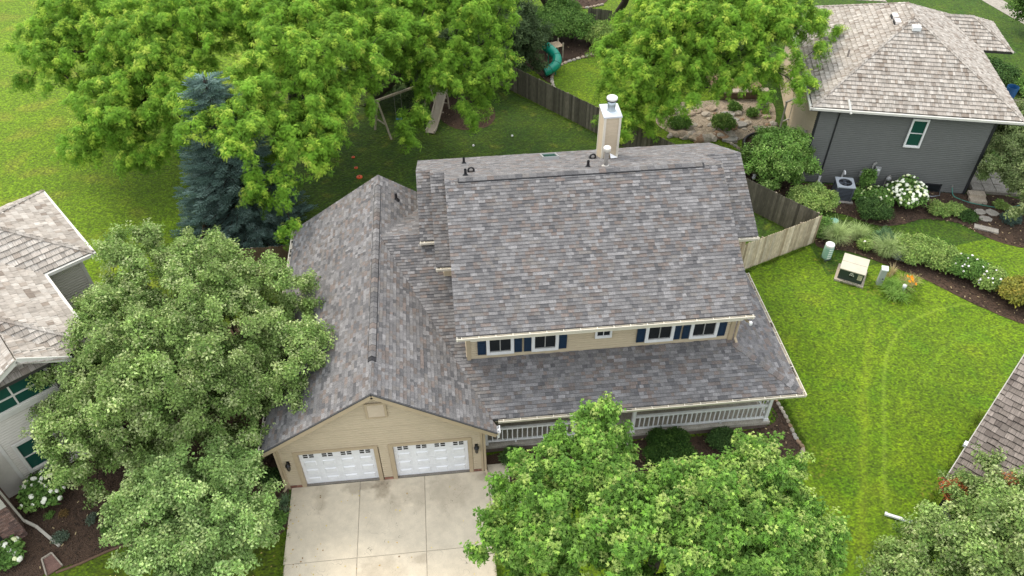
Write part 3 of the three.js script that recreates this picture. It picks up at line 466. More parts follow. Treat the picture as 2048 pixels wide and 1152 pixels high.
// garage doors ------------------------------------------------------------
for (const x0 of [0.75, 4.19]) {
  const x1 = x0 + 2.74, door = new THREE.Group(); door.name = 'garage_door'; door.position.set(x0, 0.045, -0.1); house.add(door);
  const W = 2.74, H = 2.1, rh = H / 4, bodyM = new MB(); for (let j = 0; j < 4; j++) bodyM.span(0, W, j * rh + 0.004, (j + 1) * rh - 0.004, -0.06, 0); bodyM.build('door_section', M.doorWhite, door);
  for (let j = 0; j < 4; j++) for (let i = 0; i < 4; i++) {
    const cw = W / 4, a = i * cw + 0.1, b = (i + 1) * cw - 0.1, c = j * rh + 0.11, d = (j + 1) * rh - 0.11;
    if (j < 3) { const p = new MB(); const q = (s, h) => [V(a + s, c + s, h), V(b - s, c + s, h), V(b - s, d - s, h), V(a + s, d - s, h)], o = q(-0.035, 0.004), k = q(0.005, -0.02), m = q(0.05, 0.034); for (let e = 0; e < 4; e++) { const g = (e + 1) % 4; p.quad(o[e], o[g], k[g], k[e]); p.quad(k[e], k[g], m[g], m[e]); } p.poly(m); p.build('panel', M.doorWhite, door); }
    else { // four small lites
      const mid = (a + b) / 2, y0 = d - 0.32, fm = new MB(); fm.span(a + 0.03, b - 0.03, y0 - 0.03, y0 + 0.25, 0, 0.012); fm.build('lite_frame', M.doorWhite, door);
      for (const [p, q] of [[a + 0.05, mid - 0.025], [mid + 0.025, b - 0.05]]) for (const [r, s] of [[y0, y0 + 0.085], [y0 + 0.115, y0 + 0.2]]) new MB().span(p, q, r, s, 0.011, 0.0155).build('pane', M.glass, door);
    }
  }
  spans('door_trim', M.tanTrim, house, [x0 - 0.16, x0 - 0.005, 0, 2.12, -0.14, 0.045], [x1 + 0.005, x1 + 0.16, 0, 2.12, -0.14, 0.045], [x0 - 0.16, x1 + 0.16, 2.12, 2.27, -0.14, 0.05]);
  new MB().span(x0, x1, -0.02, 0.042, -0.25, 0.0).build('door_sill', std([0.34, 0.31, 0.27], { map: granule, roughness: 0.9 }), house);
}
{ // louvred gable vent
  const v = new THREE.Group(); v.name = 'gable_vent'; v.position.set(3.855, 3.92, 0.035); house.add(v);
  new MB().span(-0.37, -0.29, 0, 0.79, 0, 0.05).span(0.29, 0.37, 0, 0.79, 0, 0.05).span(-0.29, 0.29, 0.71, 0.79, 0, 0.048).span(-0.29, 0.29, 0, 0.06, 0, 0.055).build('frame', M.tanTrim, v);
  for (let k = 0; k < 10; k++) { const y = 0.07 + k * 0.064; new MB().slab([V(-0.29, y, 0.045), V(0.29, y, 0.045), V(0.29, y + 0.055, 0.012), V(-0.29, y + 0.055, 0.012)], V(0, -0.008, -0.006)).build('slat', M.tanLight, v); }
  // clapboard patches where old fittings were
}
// wall lanterns
for (const [x, y] of [[0.35, 1.35], [7.25, 1.43]]) {
  const l = new THREE.Group(); l.name = 'wall_lantern'; l.position.set(x, y, 0.03); house.add(l);
  new MB().box(0, 0.28, 0.01, 0.11, 0.26, 0.025).bar(V(0, 0.36, 0.02), V(0, 0.46, 0.1), 0.02, 0.02).bar(V(0, 0.46, 0.1), V(0, 0.43, 0.13), 0.02, 0.02).build('bracket', M.blackMetal, l);
  const top = lathe([[0.001, 0.45], [0.03, 0.42], [0.05, 0.38], [0.10, 0.35], [0.105, 0.33], [0.001, 0.33]], 6); top.translate(0, 0, 0.13); mesh('hood', top, M.blackMetal, l);
  const gl = lathe([[0.045, 0.06], [0.08, 0.32]], 6); gl.translate(0, 0, 0.13); mesh('lantern_glass', gl, new THREE.MeshPhysicalMaterial({ color: 0x555048, roughness: 0.3, specularIntensity: 0.6 }), l);
  const fr = new MB(); for (let k = 0; k < 6; k++) { const a = k / 6 * Math.PI * 2; fr.bar(V(0.047 * Math.sin(a), 0.05, 0.13 + 0.047 * Math.cos(a)), V(0.083 * Math.sin(a), 0.33, 0.13 + 0.083 * Math.cos(a)), 0.014, 0.014); } fr.build('cage', M.blackMetal, l);
  const bt = lathe([[0.001, 0.0], [0.02, 0.02], [0.05, 0.04], [0.05, 0.06], [0.001, 0.06]], 6); bt.translate(0, 0, 0.13); mesh('finial', bt, M.blackMetal, l);
}
// downspouts
function downspout(pts, mat, parent = house) { const mb = new MB(); for (let i = 0; i < pts.length - 1; i++) mb.bar(V(...pts[i]), V(...pts[i + 1]), 0.085, 0.06, null, V(0.1, 0.2, 1)); return mb.build('downspout', mat, parent); }
downspout([[-0.36, 2.78, 0.2], [-0.1, 2.6, 0.05], [0.0, 2.5, 0.06], [0.0, 0.14, 0.06], [-0.12, 0.05, 0.16]], M.tanTrim); downspout([[8.05, 2.78, 0.2], [7.62, 2.6, 0.07], [7.55, 2.5, 0.06], [7.55, 0.2, 0.06], [7.62, 0.09, 0.28]], M.tanTrim);
downspout([[8.06, 2.8, 0.2], [8.07, 2.35, 0.2]], M.white); downspout([[17.5, 5.4, -1.72], [17.5, 5.25, -1.9], [17.46, 5.1, -2.42], [17.46, 3.85, -2.42], [17.5, 3.72, -2.25]], M.tanTrim);
boxPart('downspout_outlet', M.white, house, 17.52, 5.38, -1.66, 0.1, 0.12, 0.1);
// chimney chase
{
  const ch = new THREE.Group(); ch.name = 'chimney'; ch.position.set(13.86, 6.2, -10.9); house.add(ch); const w = 0.34, d = 0.48, H = 2.72;
  siding(face([-w, 0, d], [w, 0, d], [-w, 1, d]), [[[0, 0], [2 * w, 0], [2 * w, H], [0, H]]], 0.125, 0.008, 'chase_front', M.tanLight, ch, 0.003); siding(face([-w, 0, -d], [-w, 0, d], [-w, 1, 0]), [[[0, 0], [2 * d, 0], [2 * d, H], [0, H]]], 0.125, 0.008, 'chase_side', M.tanLight, ch, 0.003); siding(face([w, 0, d], [w, 0, -d], [w, 1, 0]), [[[0, 0], [2 * d, 0], [2 * d, H], [0, H]]], 0.125, 0.008, 'chase_side', M.tanLight, ch, 0.003);
  new MB().span(-w + 0.01, w - 0.01, 0, H, -d, d - 0.01).build('chase_core', M.tanLight, ch);
  for (const x of [-w - 0.02, w - 0.075]) for (const z of [-d - 0.03, d - 0.05]) spans('corner_board', M.cream, ch, [x, x + 0.095, 0, H - 0.01, z, z + 0.09]);
  const cap = new MB(); cap.span(-w - 0.05, w + 0.05, H, H + 0.07, -d - 0.05, d + 0.05); cap.poly([V(-w - 0.05, H + 0.0705, d + 0.05), V(w + 0.05, H + 0.0705, d + 0.05), V(0.12, H + 0.10, 0.1), V(-0.12, H + 0.10, 0.1)]); cap.build('chase_cover', std([0.72, 0.75, 0.78], { roughness: 0.4, metalness: 0.2, map: plaster }), ch);
  const fl = mesh('flue', lathe([[0.26, 0.08], [0.22, 0.11], [0.19, 0.12], [0.19, 0.36], [0.197, 0.37], [0.19, 0.38], [0.19, 0.62], [0.001, 0.62]], 28), M.galv, ch); fl.position.set(0, H, 0.05); fl.scale.set(0.88, 0.9, 0.88);
  const fc = mesh('flue_cap', lathe([[0.17, 0.60], [0.17, 0.66], [0.25, 0.66], [0.25, 0.73], [0.26, 0.74], [0.26, 0.79], [0.22, 0.82], [0.001, 0.84]], 28), std([0.74, 0.73, 0.71], { roughness: 0.4, metalness: 0.35 }), ch); fc.position.set(0, H - 0.05, 0.05); fc.scale.set(0.88, 0.95, 0.88);
  const bk = mesh('flue_band', lathe([[0.175, 0.64], [0.255, 0.655], [0.255, 0.70], [0.175, 0.70]], 28), M.blackMetal, ch); bk.position.set(0, H - 0.05, 0.05); bk.scale.set(0.885, 0.95, 0.885);
  new MB().tri(V(0.0, 0.93, d + 0.28), V(0.35, 0.80, d + 0.02), V(0.0, 1.02, d + 0.02)).tri(V(0.0, 0.93, d + 0.28), V(0.30, 0.9, d + 0.22), V(0.35, 0.80, d + 0.02)).build('flashing', std([0.80, 0.82, 0.84], { roughness: 0.5 }), ch);
}
// pipes and hooded vents on the roof
const roofY = (z) => 8.407 + SL * (z + 7.503);
{
  const bv = new THREE.Group(); bv.name = 'vent_pipe'; bv.position.set(13.24, roofY(-8.38) - 0.05, -8.38); house.add(bv);
  mesh('pipe', lathe([[0.09, 0], [0.09, 0.85]], 20), M.galvOld, bv); mesh('collar', lathe([[0.20, 0.0], [0.13, 0.09], [0.095, 0.16]], 20), std([0.66, 0.63, 0.58], { roughness: 0.5, metalness: 0.3 }), bv); mesh('cap', lathe([[0.09, 0.80], [0.15, 0.80], [0.155, 0.93], [0.13, 0.97], [0.001, 0.99]], 20), std([0.70, 0.66, 0.60], { roughness: 0.5, metalness: 0.3 }), bv);
  for (const [x, z, y] of [[7.68, -11.43], [7.63, -8.23], [12.53, -8.41], [4.62, -10.94, 5.09]]) {
    const p = new THREE.Group(); p.name = 'plumbing_vent'; p.position.set(x, (y ?? roofY(z)) - 0.02, z); house.add(p);
    mesh('pipe', lathe([[0.055, 0], [0.055, 0.34], [0.042, 0.34], [0.042, 0.2]], 14), M.blackPlastic, p); mesh('boot', lathe([[0.15, 0.0], [0.10, 0.06], [0.07, 0.12], [0.058, 0.14]], 14), M.blackPlastic, p);
    const fl = new MB(); fl.slab([V(-0.17, 0.03 - SL * 0.15, -0.15 * (y ? 0.3 : 1)), V(0.17, 0.03 - SL * 0.15, -0.15), V(0.17, 0.03 + SL * 0.15, 0.15), V(-0.17, 0.03 + SL * 0.15, 0.15)], V(0, -0.012, 0)); if (!y) fl.build('flange', M.blackPlastic, p);
  }
  for (const [x, z] of [[7.88, -9.0], [13.17, -10.56]]) {
    const p = new THREE.Group(); p.name = 'roof_cap'; p.position.set(x, roofY(z) + 0.03, z); house.add(p);
    const dome = new THREE.SphereGeometry(0.1, 16, 10); dome.scale(1, 1, 0.8); dome.translate(0, 0.11, 0); mesh('hood', dome, M.galvOld, p); mesh('ring', new THREE.TorusGeometry(0.115, 0.035, 8, 22).translate(0, 0.11, 0.02), M.blackPlastic, p); boxPart('flange', M.blackPlastic, p, 0, 0.015, 0, 0.32, 0.02, 0.26);
  }
  const sk = new THREE.Group(); sk.name = 'skylight'; sk.position.set(11.45, roofY(-11.55) + 0.02, -11.55); sk.rotation.x = -Math.atan(SL); house.add(sk);
  new MB().span(-0.36, -0.30, 0, 0.14, -0.6, 0.6).span(0.30, 0.36, 0, 0.14, -0.6, 0.6).span(-0.3, 0.3, 0, 0.139, -0.6, -0.54).span(-0.3, 0.3, 0, 0.139, 0.54, 0.6).build('frame', std([0.36, 0.36, 0.36], { roughness: 0.5, metalness: 0.3 }), sk); spanPart('pane', M.glassGreen, sk, -0.3, 0.3, 0.08, 0.11, -0.54, 0.54);
}
// porch ---------------------------------------------------------------------
{
  const conc = std([0.58, 0.54, 0.47], { map: granule, roughness: 0.9, bumpMap: fineBump, bumpScale: 0.003 }), fl = new MB();
  for (const [a, b] of [[7.5, 10.4], [10.41, 13.3], [13.31, 16.2], [16.21, 19.05]]) fl.span(a, b, 0.30, 0.45, -2.5, -0.78); fl.span(17.4, 19.05, 0.30, 0.445, -6.5, -2.51); fl.build('porch_floor', conc, house);
  new MB().span(7.5, 19.0, 0, 0.30, -2.4, -0.84).span(17.42, 18.99, 0, 0.30, -6.5, -2.4).build('porch_base', std([0.20, 0.15, 0.125], { map: granule, roughness: 0.95 }), house);
  for (const [x, z] of [[7.66, -0.93], [11.1, -0.93], [13.45, -0.93], [18.88, -0.93], [18.88, -4.2]]) { const p = new MB(); p.span(x - 0.065, x + 0.065, 0.45, 2.7, z - 0.065, z + 0.065); p.span(x - 0.09, x + 0.09, 0.45, 0.58, z - 0.09, z + 0.09); p.span(x - 0.09, x + 0.09, 2.5, 2.66, z - 0.09, z + 0.09); p.build('porch_post', M.white, house); }
  const rail = (a, b) => { const d = b.clone().sub(a), L = d.length(); const r = new THREE.Group(); r.name = 'railing'; house.add(r); new MB().bar(a.clone().setY(1.38), b.clone().setY(1.38), 0.09, 0.05).bar(a.clone().setY(1.32), b.clone().setY(1.32), 0.045, 0.09).build('top_rail', M.white, r); new MB().bar(a.clone().setY(0.60), b.clone().setY(0.60), 0.06, 0.09).build('bottom_rail', M.white, r); const n = Math.round(L / 0.19); for (let i = 1; i < n; i++) { const p = a.clone().addScaledVector(d, i / n); new MB().span(p.x - 0.021, p.x + 0.021, 0.64, 1.29, p.z - 0.021, p.z + 0.021).build('baluster', M.white, r); } for (let i = 1; i < 3; i++) { const p = a.clone().addScaledVector(d, i / 3); boxPart('rail_block', M.white, r, p.x, 0.5, p.z, 0.07, 0.1, 0.05); } };
  rail(V(7.72, 0, -0.93), V(11.03, 0, -0.93)); rail(V(13.52, 0, -0.93), V(18.81, 0, -0.93)); rail(V(18.88, 0, -1.0), V(18.88, 0, -4.13));
  for (let k = 0; k < 2; k++) new MB().span(11.3, 13.25, 0, 0.30 - k * 0.15, -0.78 + k * 0.3, -0.48 + k * 0.3).build('porch_step', conc, house);
  const dr = new THREE.Group(); dr.name = 'front_door'; dr.position.set(12.3, 0.46, -2.47); house.add(dr); new MB().span(-0.46, 0.46, 0, 2.05, -0.02, 0.03).build('leaf', M.navy, dr); new MB().span(-0.56, -0.46, 0, 2.15, -0.02, 0.05).span(0.46, 0.56, 0, 2.15, -0.02, 0.05).span(-0.46, 0.46, 2.05, 2.15, -0.02, 0.05).build('frame', M.white, dr); const kb = new THREE.SphereGeometry(0.035, 12, 8); kb.translate(0.38, 1.0, 0.06); mesh('handle', kb, M.galv, dr);
  windowPart(house, 8.6, 10.2, 1.1, 2.4, -2.425, { cols: 2 }); windowPart(house, 14.6, 16.4, 1.1, 2.4, -2.425, { cols: 2 });
}
// ---------------------------------------------------------------- neighbouring houses with cedar shake roofs
const shakeOpt = (pal, e, r, t = 0.05) => ({ e, w: (q) => R(0.09, 0.24, q), t, gap: 0.004, jitter: 0.012, colour: (q) => weighted(pal, q, 0.14), r, lift: 0.004 });
const palLight = [[[0.58, 0.55, 0.52], 8], [[0.50, 0.472, 0.443], 6], [[0.42, 0.38, 0.345], 2.5], [[0.65, 0.63, 0.605], 5], [[0.34, 0.295, 0.26], 0.8]];
const palGrey = [[[0.275, 0.245, 0.23], 6], [[0.23, 0.205, 0.19], 6], [[0.33, 0.297, 0.28], 4], [[0.19, 0.165, 0.153], 2]];
function shakeRoof(host, faces, opt, most) {
  const d = new MB(), all = [];
  for (const [f, plans] of faces) for (const p of plans) { const uv = p.map(([x, z]) => f.xz(x, z)); all.push(...courses(f, uv, opt)); d.slab(ccw(uv).map((q) => f.pt(q[0], q[1], -0.01)), V(0, -0.12, 0)); }
  const roof = d.build('roof', M.dark, host); layPieces(all, { one: 'shake', many: 'shakes', mat: M.shake, parent: roof, host, most }); return roof;
}
function hipCaps(host, roof, A, B, sides, pal, r) { // short shakes laid in pairs along a hip or ridge
  const d = B.clone().sub(A), L = d.length(), n = Math.round(L / 0.26); d.normalize();
  for (let i = 0; i < n; i++) { const p = A.clone().addScaledVector(d, i / n * L - 0.02), q = A.clone().addScaledVector(d, (i + 1) / n * L + 0.03), mb = new MB(), col = weighted(pal, r, 0.12); for (const s of sides) { const S = (e, w, h) => e.clone().addScaledVector(s, w).add(V(0, h, 0)); mb.slab([S(p, -0.01, 0.085), S(q, -0.01, 0.055), S(q, 0.15, 0.055), S(p, 0.15, 0.085)], V(0, -0.028, 0), col); } mb.build('hip_cap', M.shake, roof); }
}
{ // grey house to the right, behind
  const g = thing('grey_house', 'dark grey sided house with pale weathered cedar shake hip roof', 'house', [26.46, 0, -17.13], -14.36 * D2R), r = rngOf(33);
  const ey = 4.9, x0 = -0.45, x1 = 9.85, zf = 0.4, hw = (x1 - x0) / 2, xm = (x0 + x1) / 2, sl = 0.55, ay = ey + sl * hw, za = zf - hw, zb = za - 1.7, ze = zb - hw;
  const F = face([x0, ey, zf], [x1, ey, zf], [xm, ay, za]), L = face([x0, ey, ze], [x0, ey, zf], [xm, ay, za]), Rr = face([x1, ey, zf], [x1, ey, ze], [xm, ay, za]), Bk = face([x1, ey, ze], [x0, ey, ze], [xm, ay, zb]);
  const wx = 11.5, wz = -7.3, wr = 2.0, wy = ey + sl * wr, W1 = face([8, ey, wz], [wx, ey, wz], [9, wy, wz - wr]), W2 = face([wx, ey, wz], [wx, ey, wz - 2 * wr], [wx - wr, wy, wz - wr]);
  const roof = shakeRoof(g, [[F, [[[x0, zf], [x1, zf], [xm, za]]]], [L, [[[x0, zf], [xm, za], [xm, zb], [x0, ze]]]], [Rr, [[[x1, zf], [xm, za], [xm, zb], [x1, ze]]]], [Bk, [[[x0, ze], [x1, ze], [xm, zb]]]], [W1, [[[9.85, wz], [wx, wz], [wx - wr, wz - wr], [7.85, wz - wr]]]], [W2, [[[wx, wz], [wx, wz - 2 * wr], [wx - wr, wz - wr]]]]], shakeOpt(palLight, 0.24, r), 300);
  const dl = dn(-1, -sl, 0), df = dn(0, -sl, 1), dr = dn(1, -sl, 0), db = dn(0, -sl, -1);
  hipCaps(g, roof, V(x0, ey, zf), V(xm, ay, za), [dl, df], palLight, r); hipCaps(g, roof, V(x1, ey, zf), V(xm, ay, za), [dr, df], palLight, r); hipCaps(g, roof, V(xm, ay, zb), V(xm, ay, za), [dl, dr], palLight, r); hipCaps(g, roof, V(x0, ey, ze), V(xm, ay, zb), [dl, db], palLight, r);
  hipCaps(g, roof, V(wx, ey, wz), V(wx - wr, wy, wz - wr), [dr, df], palLight, r); hipCaps(g, roof, V(7.9, wy, wz - wr), V(wx - wr, wy, wz - wr), [db, df], palLight, r);
  // another ridge behind
  const b2 = face([-2, 5.2, ze - 1], [6, 5.2, ze - 1], [0, 6.4, ze - 3]); { const d = new MB(); const l = courses(b2, [[-0.5, 0], [7.5, 0], [6, 2.0], [-0.5, 2.0]], shakeOpt(palLight, 0.24, r)); l.forEach((s) => pieceInto(d, s)); d.build('rear_roof', M.shake, g); }
  // walls
  siding(face([0, 0, 0], [8.82, 0, 0], [0, 1, 0]), [[[0.1, 0.1], [1.02, 0.1], [1.02, 4.85], [0.1, 4.85]], [[1.10, 0.1], [8.7, 0.1], [8.7, 4.85], [1.10, 4.85]]], 0.115, 0.022, 'side_wall', M.grey, g);
  siding(face([0, 0, -12], [0, 0, 0], [0, 1, 0]), [[[0, 0.1], [12, 0.1], [12, 4.85], [0, 4.85]]], 0.115, 0.016, 'rear_wall', M.tanLight, g);
  siding(face([8.82, 0, 0], [8.82, 0, -12], [8.82, 1, 0]), [[[0, 0.1], [12, 0.1], [12, 4.85], [0, 4.85]]], 0.115, 0.016, 'front_wall', M.grey, g);
  new MB().span(0.02, 8.8, 0, 4.84, -11.9, -0.03).build('wall_core', M.grey, g);
  spans('corner_board', M.charcoal, g, [-0.02, 0.1, 0, 4.85, -0.1, 0.045], [8.70, 8.85, 0, 4.85, -0.12, 0.045]);
  new MB().span(8.83, 8.86, 0.0, 4.85, -0.5, -0.38).build('corner_trim', M.white, g);
  new MB().span(1.02, 1.10, 0.1, 4.8, -0.01, 0.05).build('downspout', M.charcoal, g);
  new MB().span(1.0, 1.12, 0.0, 0.5, 0.02, 0.1).bar(V(1.06, 0.12, 0.06), V(1.2, 0.1, 0.3), 0.1, 0.1).build('downspout_boot', M.white, g);
  new MB().span(x0, x1, ey - 0.2, ey - 0.03, zf, zf + 0.03).span(x0 - 0.03, x0, ey - 0.2, ey - 0.03, ze, zf + 0.03).build('fascia', M.charcoal, g);
  new MB().span(x0 - 0.1, x1, ey - 0.13, ey - 0.01, zf + 0.035, zf + 0.15).span(x0 - 0.16, x0 - 0.035, ey - 0.13, ey - 0.012, ze, zf + 0.15).build('gutter', M.offWhite, g);
  new MB().span(x0 - 0.12, x1, ey - 0.15, ey - 0.125, zf + 0.03, zf + 0.16).build('gutter_base', M.charcoal, g);
  new MB().span(x0, x1, ey - 0.2, ey - 0.17, ze + 0.3, zf).build('soffit', M.charcoal, g);
  new MB().bar(V(1.45, ey - 0.15, zf + 0.2), V(1.28, ey + 0.35, zf - 0.35), 0.1, 0.08).build('gutter_elbow', M.offWhite, g);
  windowPart(g, 4.72, 5.55, 2.75, 4.45, 0.075, { cols: 1, rows: 2, fr: 0.09, glass: M.glassGreen });
  const bw = new THREE.Group(); bw.name = 'basement_window'; bw.position.set(7.0, 0.06, 0.03); g.add(bw); new MB().span(-0.5, 0.5, 0, 0.5, -0.02, 0.03).build('frame', M.charcoal, bw); spanPart('pane', M.glass, bw, -0.43, 0.43, 0.06, 0.44, 0.03, 0.036); mesh('well', tubeGeo([V(-0.55, 0, 0), V(-0.45, 0, 0.35), V(0, 0, 0.5), V(0.45, 0, 0.35), V(0.55, 0, 0)], [0.02, 0.02, 0.02, 0.02, 0.02], 6), M.galv, bw);
  // roof vents
  for (const [x, z] of [[xm - 0.75, za - 0.75], [xm - 0.75, za - 0.05]]) { const y = ey + sl * (x - x0); const v = new MB(); v.box(x, y + 0.08, z, 0.28, 0.14, 0.42); v.build('roof_vent', std([0.80, 0.76, 0.72], { roughness: 0.6 }), g); boxPart('vent_mouth', M.charcoal, g, x - 0.16, y + 0.03, z, 0.06, 0.13, 0.38); }
  { const v = new MB(); v.box(xm + 0.02, ay - 0.42 + 0.14, za + 0.75, 0.42, 0.2, 0.36); v.build('roof_vent', std([0.66, 0.68, 0.69], { roughness: 0.5 }), g); }
  { const p = mesh('plumbing_vent', lathe([[0.05, 0], [0.05, 0.5], [0.035, 0.5]], 10), std([0.25, 0.22, 0.2], { roughness: 0.7 }), g); p.position.set(1.5, ey + sl * 1.9 - 0.05, -3.2); }
  new MB().bar(V(xm + 0.3, ay - 0.5, zb - 2.6), V(xm + 0.3, ay + 0.5, zb - 2.8), 0.25, 0.25).build('chimney_pipe', M.galv, g);
  // lean-to roof at the back corner
  const lt = face([-1.5, 2.1, 0.1], [-0.05, 2.1, 0.1], [-1, 2.7, -0.9]); { const d = new MB(), l = courses(lt, [[0, 0], [1.45, 0], [1.45, 1.2], [0, 1.2]], shakeOpt(palLight, 0.2, r)); l.forEach((s) => pieceInto(d, s)); d.build('lean_to_roof', M.shake, g); } new MB().span(-1.4, -0.05, 0, 2.05, -1.0, -0.1).build('lean_to_wall', M.charcoal, g);
  // stone stoop on the far side
  const st = new MB(), rr = rngOf(61); for (let i = 0; i < 4; i++) for (let j = 0; j < 5; j++) { const k = R(0.42, 0.62, rr); st.box(9.55 + i * 0.62, 0.22, -0.5 - j * 0.62, 0.58, 0.1, 0.58, R(-0.1, 0.1, rr), [k, k * 0.94, k * 0.85]); } st.build('stoop_paving', M.stone, g); new MB().span(9.2, 11.75, 0, 0.17, -3.3, -0.2).build('stoop_base', std([0.30, 0.27, 0.23], { map: granule, roughness: 0.95 }), g);
  for (const [y, z] of [[0.13, 0.45], [0.0, 0.85]]) boxPart('stone_step', std([0.62, 0.53, 0.42], { map: granule, roughness: 0.9 }), g, 9.35, y + 0.09, z - 0.25, 0.85, 0.17, 0.42);
}
{ // beige house on the left
  const h = thing('beige_house', 'beige sided house with pale shake roofs and brick base behind the apple tree', 'house', [-9.826, 0, -1.044], 36.9 * D2R), r = rngOf(44), ey = 5.4, sl = 0.5;
  const Rt = face([4.27, ey, 0.4], [4.27, ey, -4.49], [1.27, ey + 3 * sl, -1]), Ft = face([-6, ey, 0.4], [4.27, ey, 0.4], [0, ey + sl, -0.6]), WF = face([4.27, ey, -4.49], [6.2, ey, -4.49], [5, ey + sl, -5.49]), WH = face([6.2, ey, -4.49], [6.2, ey, -10.1], [5.2, ey + sl, -7]), WB = face([6.2, ey, -10.1], [-3, ey, -10.1], [2, ey + sl, -9.1]);
  const GY = 5.45, gl = face([0.15, GY, -3], [0.15, GY, 0.75], [1.95, GY + 1.0, 0]), gr = face([3.35, GY, 0.75], [3.35, GY, -3], [1.95, GY + 1.0 * 1.4 / 1.8, 0]);
  const roof = shakeRoof(h, [[Rt, [[[4.27, 0.4], [4.27, -4.49], [1.47, -7.29], [-1, -7.29], [-1, -4.87]]]], [Ft, [[[4.27, 0.4], [-1, -4.87], [-6, -4.87], [-6, 0.4]]]], [WF, [[[4.27, -4.49], [6.2, -4.49], [3.395, -7.295], [1.47, -7.295]]]], [WH, [[[6.2, -4.49], [6.2, -10.1], [3.395, -7.295]]]], [WB, [[[6.2, -10.1], [-3, -10.1], [-3, -7.295], [3.395, -7.295]]]]], { ...shakeOpt(palLight, 0.26, r, 0.045), w: (q) => R(0.14, 0.34, q) }, 300);
  hipCaps(h, roof, V(6.2, ey, -4.49), V(3.395, ey + sl * 2.805, -7.295), [dn(1, -sl, 0), dn(0, -sl, 1)], palLight, r); hipCaps(h, roof, V(6.2, ey, -10.1), V(3.395, ey + sl * 2.805, -7.295), [dn(1, -sl, 0), dn(0, -sl, -1)], palLight, r); hipCaps(h, roof, V(4.27, ey, 0.4), V(-1, ey + sl * 5.27, -4.87), [dn(1, -sl, 0), dn(0, -sl, 1)], palLight, r); hipCaps(h, roof, V(3.395, ey + sl * 2.805, -7.295), V(-3, ey + sl * 2.805, -7.295), [dn(0, -sl, 1), dn(0, -sl, -1)], palLight, r);
  // gutters
  new MB().span(4.28, 4.40, ey - 0.14, ey - 0.01, -4.49, 0.4).span(6.21, 6.32, ey - 0.14, ey - 0.01, -10.1, -4.4).span(4.4, 6.32, ey - 0.145, ey - 0.012, -4.48, -4.37).build('gutter', M.offWhite, h);
  new MB().span(4.2, 6.2, ey - 0.16, ey - 0.13, -10, -4.5).span(-5, 4.27, ey - 0.16, ey - 0.13, -7, 0.35).build('soffit', M.offWhite, h);
  // walls
  siding(face([-3, 0, 0], [3.8, 0, 0], [0, 1, 0]), [[[3.1, 0.12], [6.75, 0.12], [6.75, ey], [3.1, ey]]], 0.12, 0.022, 'front_wall', M.siding, h);
  siding(face([3.8, 0, 0], [3.8, 0, -4.9], [3.8, 1, 0]), [[[0, 0.1], [4.9, 0.1], [4.9, ey], [0, ey]]], 0.12, 0.014, 'side_wall', M.siding, h);
  siding(face([3.8, 0, -4.9], [5.75, 0, -4.9], [4, 1, -4.9]), [[[0, 0.1], [1.95, 0.1], [1.95, ey], [0, ey]]], 0.12, 0.014, 'wing_wall', M.siding, h); siding(face([5.75, 0, -4.9], [5.75, 0, -9.7], [5.75, 1, -5]), [[[0, 0.1], [4.8, 0.1], [4.8, ey], [0, ey]]], 0.12, 0.014, 'wing_wall', M.siding, h);
  spans('corner_board', M.offWhite, h, [5.66, 5.79, 0, ey - 0.1, -4.92, -4.85], [3.7, 3.82, 0, ey - 0.1, -0.05, 0.045], [0, 0.12, 0, ey - 0.6, -0.3, 0.045]);
  new MB().span(-3, 3.78, 0, ey - 0.1, -9.5, -0.03).span(3.7, 5.72, 0, ey - 0.1, -9.6, -4.93).build('wall_core', M.siding, h);
  // small gable over the tall window
  new MB().poly([V(0.1, 5.2, 0.05), V(3.3, 5.2, 0.05), V(3.3, 5.55, 0.05), V(1.95, 6.3, 0.05), V(0.1, 5.35, 0.05)]).build('gable_panel', M.siding, h);
  const gd = new MB(); for (const f of [gl, gr]) { const rgt = f === gr; for (const s of courses(f, rgt ? [[0, 0], [3.75, 0], [3.75, 1.6], [0, 1.6]] : [[0, 0], [3.75, 0], [3.75, 2.05], [0, 2.05]], { ...shakeOpt(palLight, 0.26, r) })) pieceInto(gd, s); } gd.build('gable_shakes', M.shake, h).userData.kind = 'stuff';
  new MB().bar(V(1.95, 6.36, 0.68), V(0.1, 5.34, 0.68), 0.05, 0.22).bar(V(1.95, 6.36, 0.68), V(3.4, 5.36, 0.68), 0.05, 0.22).build('rake_board', M.offWhite, h);
  windowPart(h, -1.2, 2.62, 3.9, 5.2, 0.075, { cols: 3, rows: 2, fr: 0.12, mat: M.offWhite, glass: M.glassGreen, mull: M.offWhite, sash: 0.06 });
  new MB().span(-1.25, 2.7, 3.72, 3.9, 0.02, 0.07).build('window_sill', M.offWhite, h);
  windowPart(h, 0.36, 1.75, 0.76, 2.45, 0.075, { cols: 1, rows: 2, fr: 0.12, mat: M.offWhite, glass: M.glassGreen, mull: M.offWhite });
  // brick walls
  const bp = [[[0.36, 0.22, 0.18], 5], [[0.28, 0.17, 0.14], 5], [[0.46, 0.30, 0.25], 3], [[0.20, 0.13, 0.115], 3]], br = rngOf(19), bo = { e: 0.078, w: () => 0.215, t: 0.012, flat: true, gap: 0.006, colour: (q) => weighted(bp, q, 0.22), r: br };
  const back = new MB().span(-3, -0.02, 0, 3.2, -0.35, -0.12).build('brick_wall', M.mortar, h); layPieces(courses(face([-3, 0, -0.12], [0, 0, -0.12], [0, 1, -0.12]), [[1.2, 0], [2.98, 0], [2.98, 3.2], [1.2, 3.2]], bo), { one: 'brick', many: 'bricks', mat: M.brickVC, parent: back, host: h, most: 150 });
